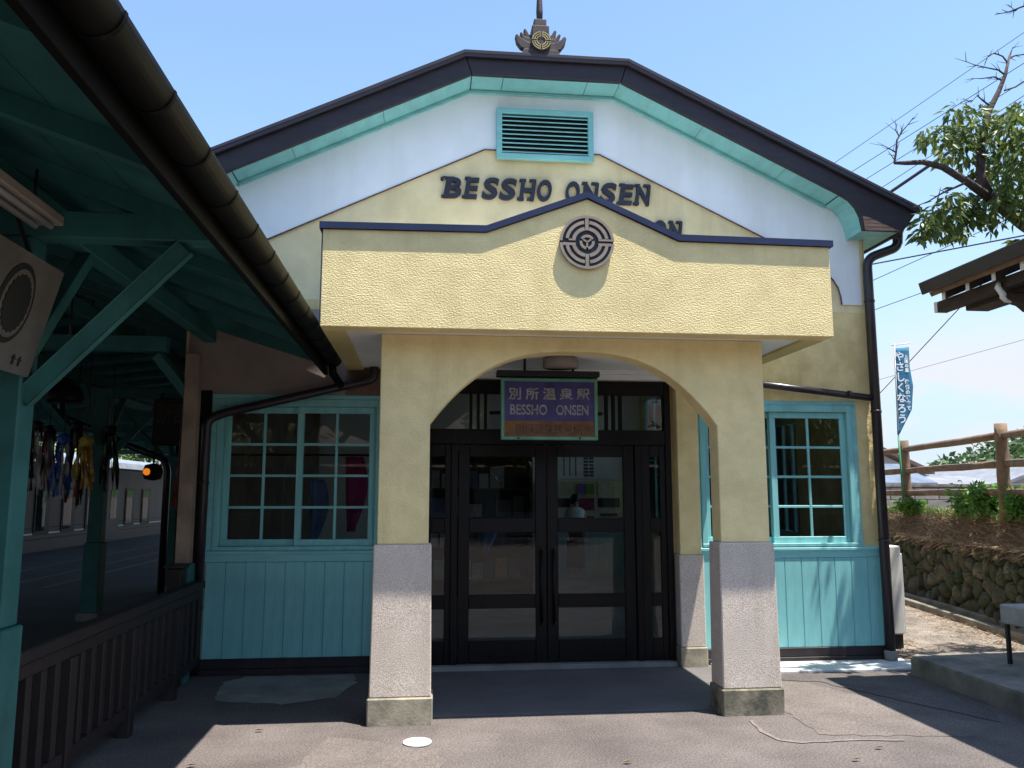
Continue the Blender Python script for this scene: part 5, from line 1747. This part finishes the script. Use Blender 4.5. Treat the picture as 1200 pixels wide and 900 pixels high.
house('house with blue-grey metal roof beside the brown roof', hx(1010, 29), hx(1075, 29), 29, 33, hz(566, 29), hz(548, 30), 'house_wall_grey', 'tile_blue', 'X')
house('long low shed with pale grey roof behind the log fence', hx(1083, 30), hx(1172, 30), 30, 35, hz(576, 30), hz(563, 32), 'house_wall', 'tile_grey', 'X')
house('grey house with slate roof below the distant trees', hx(1120, 44), hx(1195, 44), 44, 54, hz(566, 44), hz(550, 49), 'house_wall_grey', 'tile_blue', 'X')
house('large house with pale roof and dark gable edge', hx(1178, 38), hx(1290, 38), 38, 46, hz(566, 38), hz(545, 38), 'house_wall', 'tile_grey', 'Y')
BWL = thing('block_wall', 'weathered grey concrete block wall beyond the log fence', 'wall', (16, 24, -1.6))
wz1 = hz(567, 24)
box('wall_core', hx(985, 24), hx(1290, 24), 24.02, 24.16, -1.65, wz1 - .03, 'block_wall', BWL, 0)
bm = bmesh.new(); bbox(bm, 0, .78, 0, .05, 0, .37, .012); blk = bm_mesh('block', bm)
x0_ = hx(985, 24)
for r_ in range(4):
    x = x0_ - (.4 if r_ % 2 else 0)
    while x < hx(1225, 24):
        link('block', blk, 'block_wall', BWL, (x, 23.97, wz1 - .10 - (r_ + 1) * .39))
        x += .80
box('wall_cap', hx(985, 24), hx(1290, 24), 23.93, 24.2, wz1 - .099, wz1, 'concrete_old', BWL, .01)
bxn = thing('signboard', 'small blue and orange panel leaning at the foot of the flag pole', 'sign', (hx(1076, 20), 20, .5))
box('blue_half', hx(1069, 20), hx(1075, 20), 20, 20.05, hz(604, 20), hz(592, 20), 'tile_blue', bxn, 0)
box('orange_half', hx(1075.3, 20), hx(1084, 20), 20, 20.05, hz(604, 20), hz(589, 20), 'orange', bxn, 0)
box('stake', hx(1074.5, 20), hx(1076, 20), 20.06, 20.1, -1.62, hz(592, 20), 'log', bxn, 0)

# distant wood and hills
def wood(name, pts, n_per, lsize, m, label, seed):
    return stuff(tag(link(name, leaf_mesh(name, pts, n_per, 3.0, lsize, .1, seed, .9, .7), m), label, 'wood'))
rg = random.Random(8)
pts = []
for k in range(70):
    px = rg.uniform(1055, 1330)
    Y = rg.uniform(75, 95)
    top = 545 - 38 * max(0, min(1, (px - 1085) / 110)) + rg.uniform(-4, 8)
    p = onY(px, top, Y)
    pts.append((Vector((p.x, Y, p.z - 2.2)), rg.uniform(1.6, 2.8)))
    for q in range(2): pts.append((Vector((p.x + rg.uniform(-2, 2), Y, p.z - 4.5 - 2.4 * q)), rg.uniform(2.2, 3.0)))
wood('distant_wood', pts, 170, .75, 'leaf_far', 'dark green wood on the skyline beyond the houses', 4)
V, Fc = [], []
NH = 60
for k in range(NH + 1):
    a = R(-75 + 150 * k / NH)
    r = 900
    h = 14 + 10 * math.sin(k * .5) + 7 * math.sin(k * 1.3 + 1) + 4 * math.sin(k * 2.9)
    V += [(r * math.sin(a), r * math.cos(a), -3), (r * 1.02 * math.sin(a), r * 1.02 * math.cos(a), h), (r * 1.25 * math.sin(a), r * 1.25 * math.cos(a), h * 1.25)]
for k in range(NH):
    i = 3 * k
    Fc += [(i, i + 3, i + 4, i + 1), (i + 1, i + 4, i + 5, i + 2)]
structure(link('hills', pydata('hills', V, Fc, True), 'leaf_far'))

# unseen trees and shops behind the viewer, added to darken glass reflections and skylight
for i, (x, y, h) in enumerate(((-7, -13, 6.5), (4.5, -13.5, 5.5), (13, -12.5, 6.5))):
    broad_tree(('unseen leafy tree added before the brown timber shop house', 'unseen leafy tree added before the grey shop house', 'unseen leafy tree added before the dark timber shop house')[i], (x, y, 0), h, 3.2, 'leaf_cherry', 60 + i, 'unseen trees added across the forecourt', 60, .36)
def shop(label, x0, x1, y0, h, wm, n):
    h_ = thing('shop_house', label, 'house', ((x0 + x1) / 2, y0, 0))
    box('wall', x0, x1, y0 - 6, y0, -.02, h, wm, h_, 0)
    prism('roof', [(y0 - 7, h - .1), (y0 - 3, h + 2), (y0 + .9, h - .1), (y0 + .9, h + .05), (y0 - 3, h + 2.2), (y0 - 7, h + .05)], x0 - .5, x1 + .5, 'tile_brown', h_, 'X')
    w = (x1 - x0) / n
    for k in range(n):
        for z0, z1 in ((.9, 2.3),):
            w_ = box('window', x0 + (k + .2) * w, x0 + (k + .8) * w, y0 + .005, y0 + .04, z0, z1, 'train_dark', h_, 0)
            box('window_frame', x0 + (k + .17) * w, x0 + (k + .83) * w, y0 + .006, y0 + .06, z0 - .08, z0 - .001, 'house_wall', w_, 0)
    prism('awning', [(y0 + .01, 2.9), (y0 + 1.3, 2.55), (y0 + 1.3, 2.6), (y0 + .01, 3.0)], x0, x1, 'tile_brown', h_, 'X')
shop('unseen brown timber shop house across the forecourt', -9.5, -.8, -16, 3.3, 'shelter_wood', 4)
shop('unseen grey rendered shop house across the forecourt beside the trees', -.2, 7.5, -16.5, 3.2, 'house_wall_grey', 3)
shop('unseen dark timber shop house at the far side of the forecourt', 8.2, 17, -15.5, 3.2, 'shelter_wood', 4)
# small things on the ground
def disc(name, px, py, rx, ry, z, m):
    p = onZ(px, py, z)
    V = [(p.x + rx * math.cos(t), p.y + ry * math.sin(t), z) for t in [2 * math.pi * k / 28 for k in range(28)]]
    return link(name, pydata(name, V, [tuple(range(28))]), m)
o = disc('ground_marker', 489, 869, .092, .095, .012, 'paint_white')
o.modifiers.new('solid', 'SOLIDIFY').thickness = .006
tag(o, 'round white marker disc on the asphalt before the left column', 'marker')
for i, (px, py, lb) in enumerate(((303, 856, 'curled dry leaf at the edge of the porch shadow'), (1030, 876, 'small pale leaf on the asphalt right of the porch'), (224, 897, 'dry leaf lying on the sunlit asphalt by the railing'), (735, 893, 'dry leaf lying before the porch entrance'), (1003, 890, 'tiny brown leaf on the asphalt near the patch'))):
    p = onZ(px, py, .012)
    V = [(p.x - .03, p.y, .013), (p.x, p.y - .014, .025), (p.x + .035, p.y + .004, .016), (p.x, p.y + .016, .022)]
    o = link('fallen_leaf', pydata('fallen_leaf', V, [(0, 1, 2), (0, 2, 3)]), 'dry_leaf')
    tag(o, lb, 'leaf', 'fallen leaves')
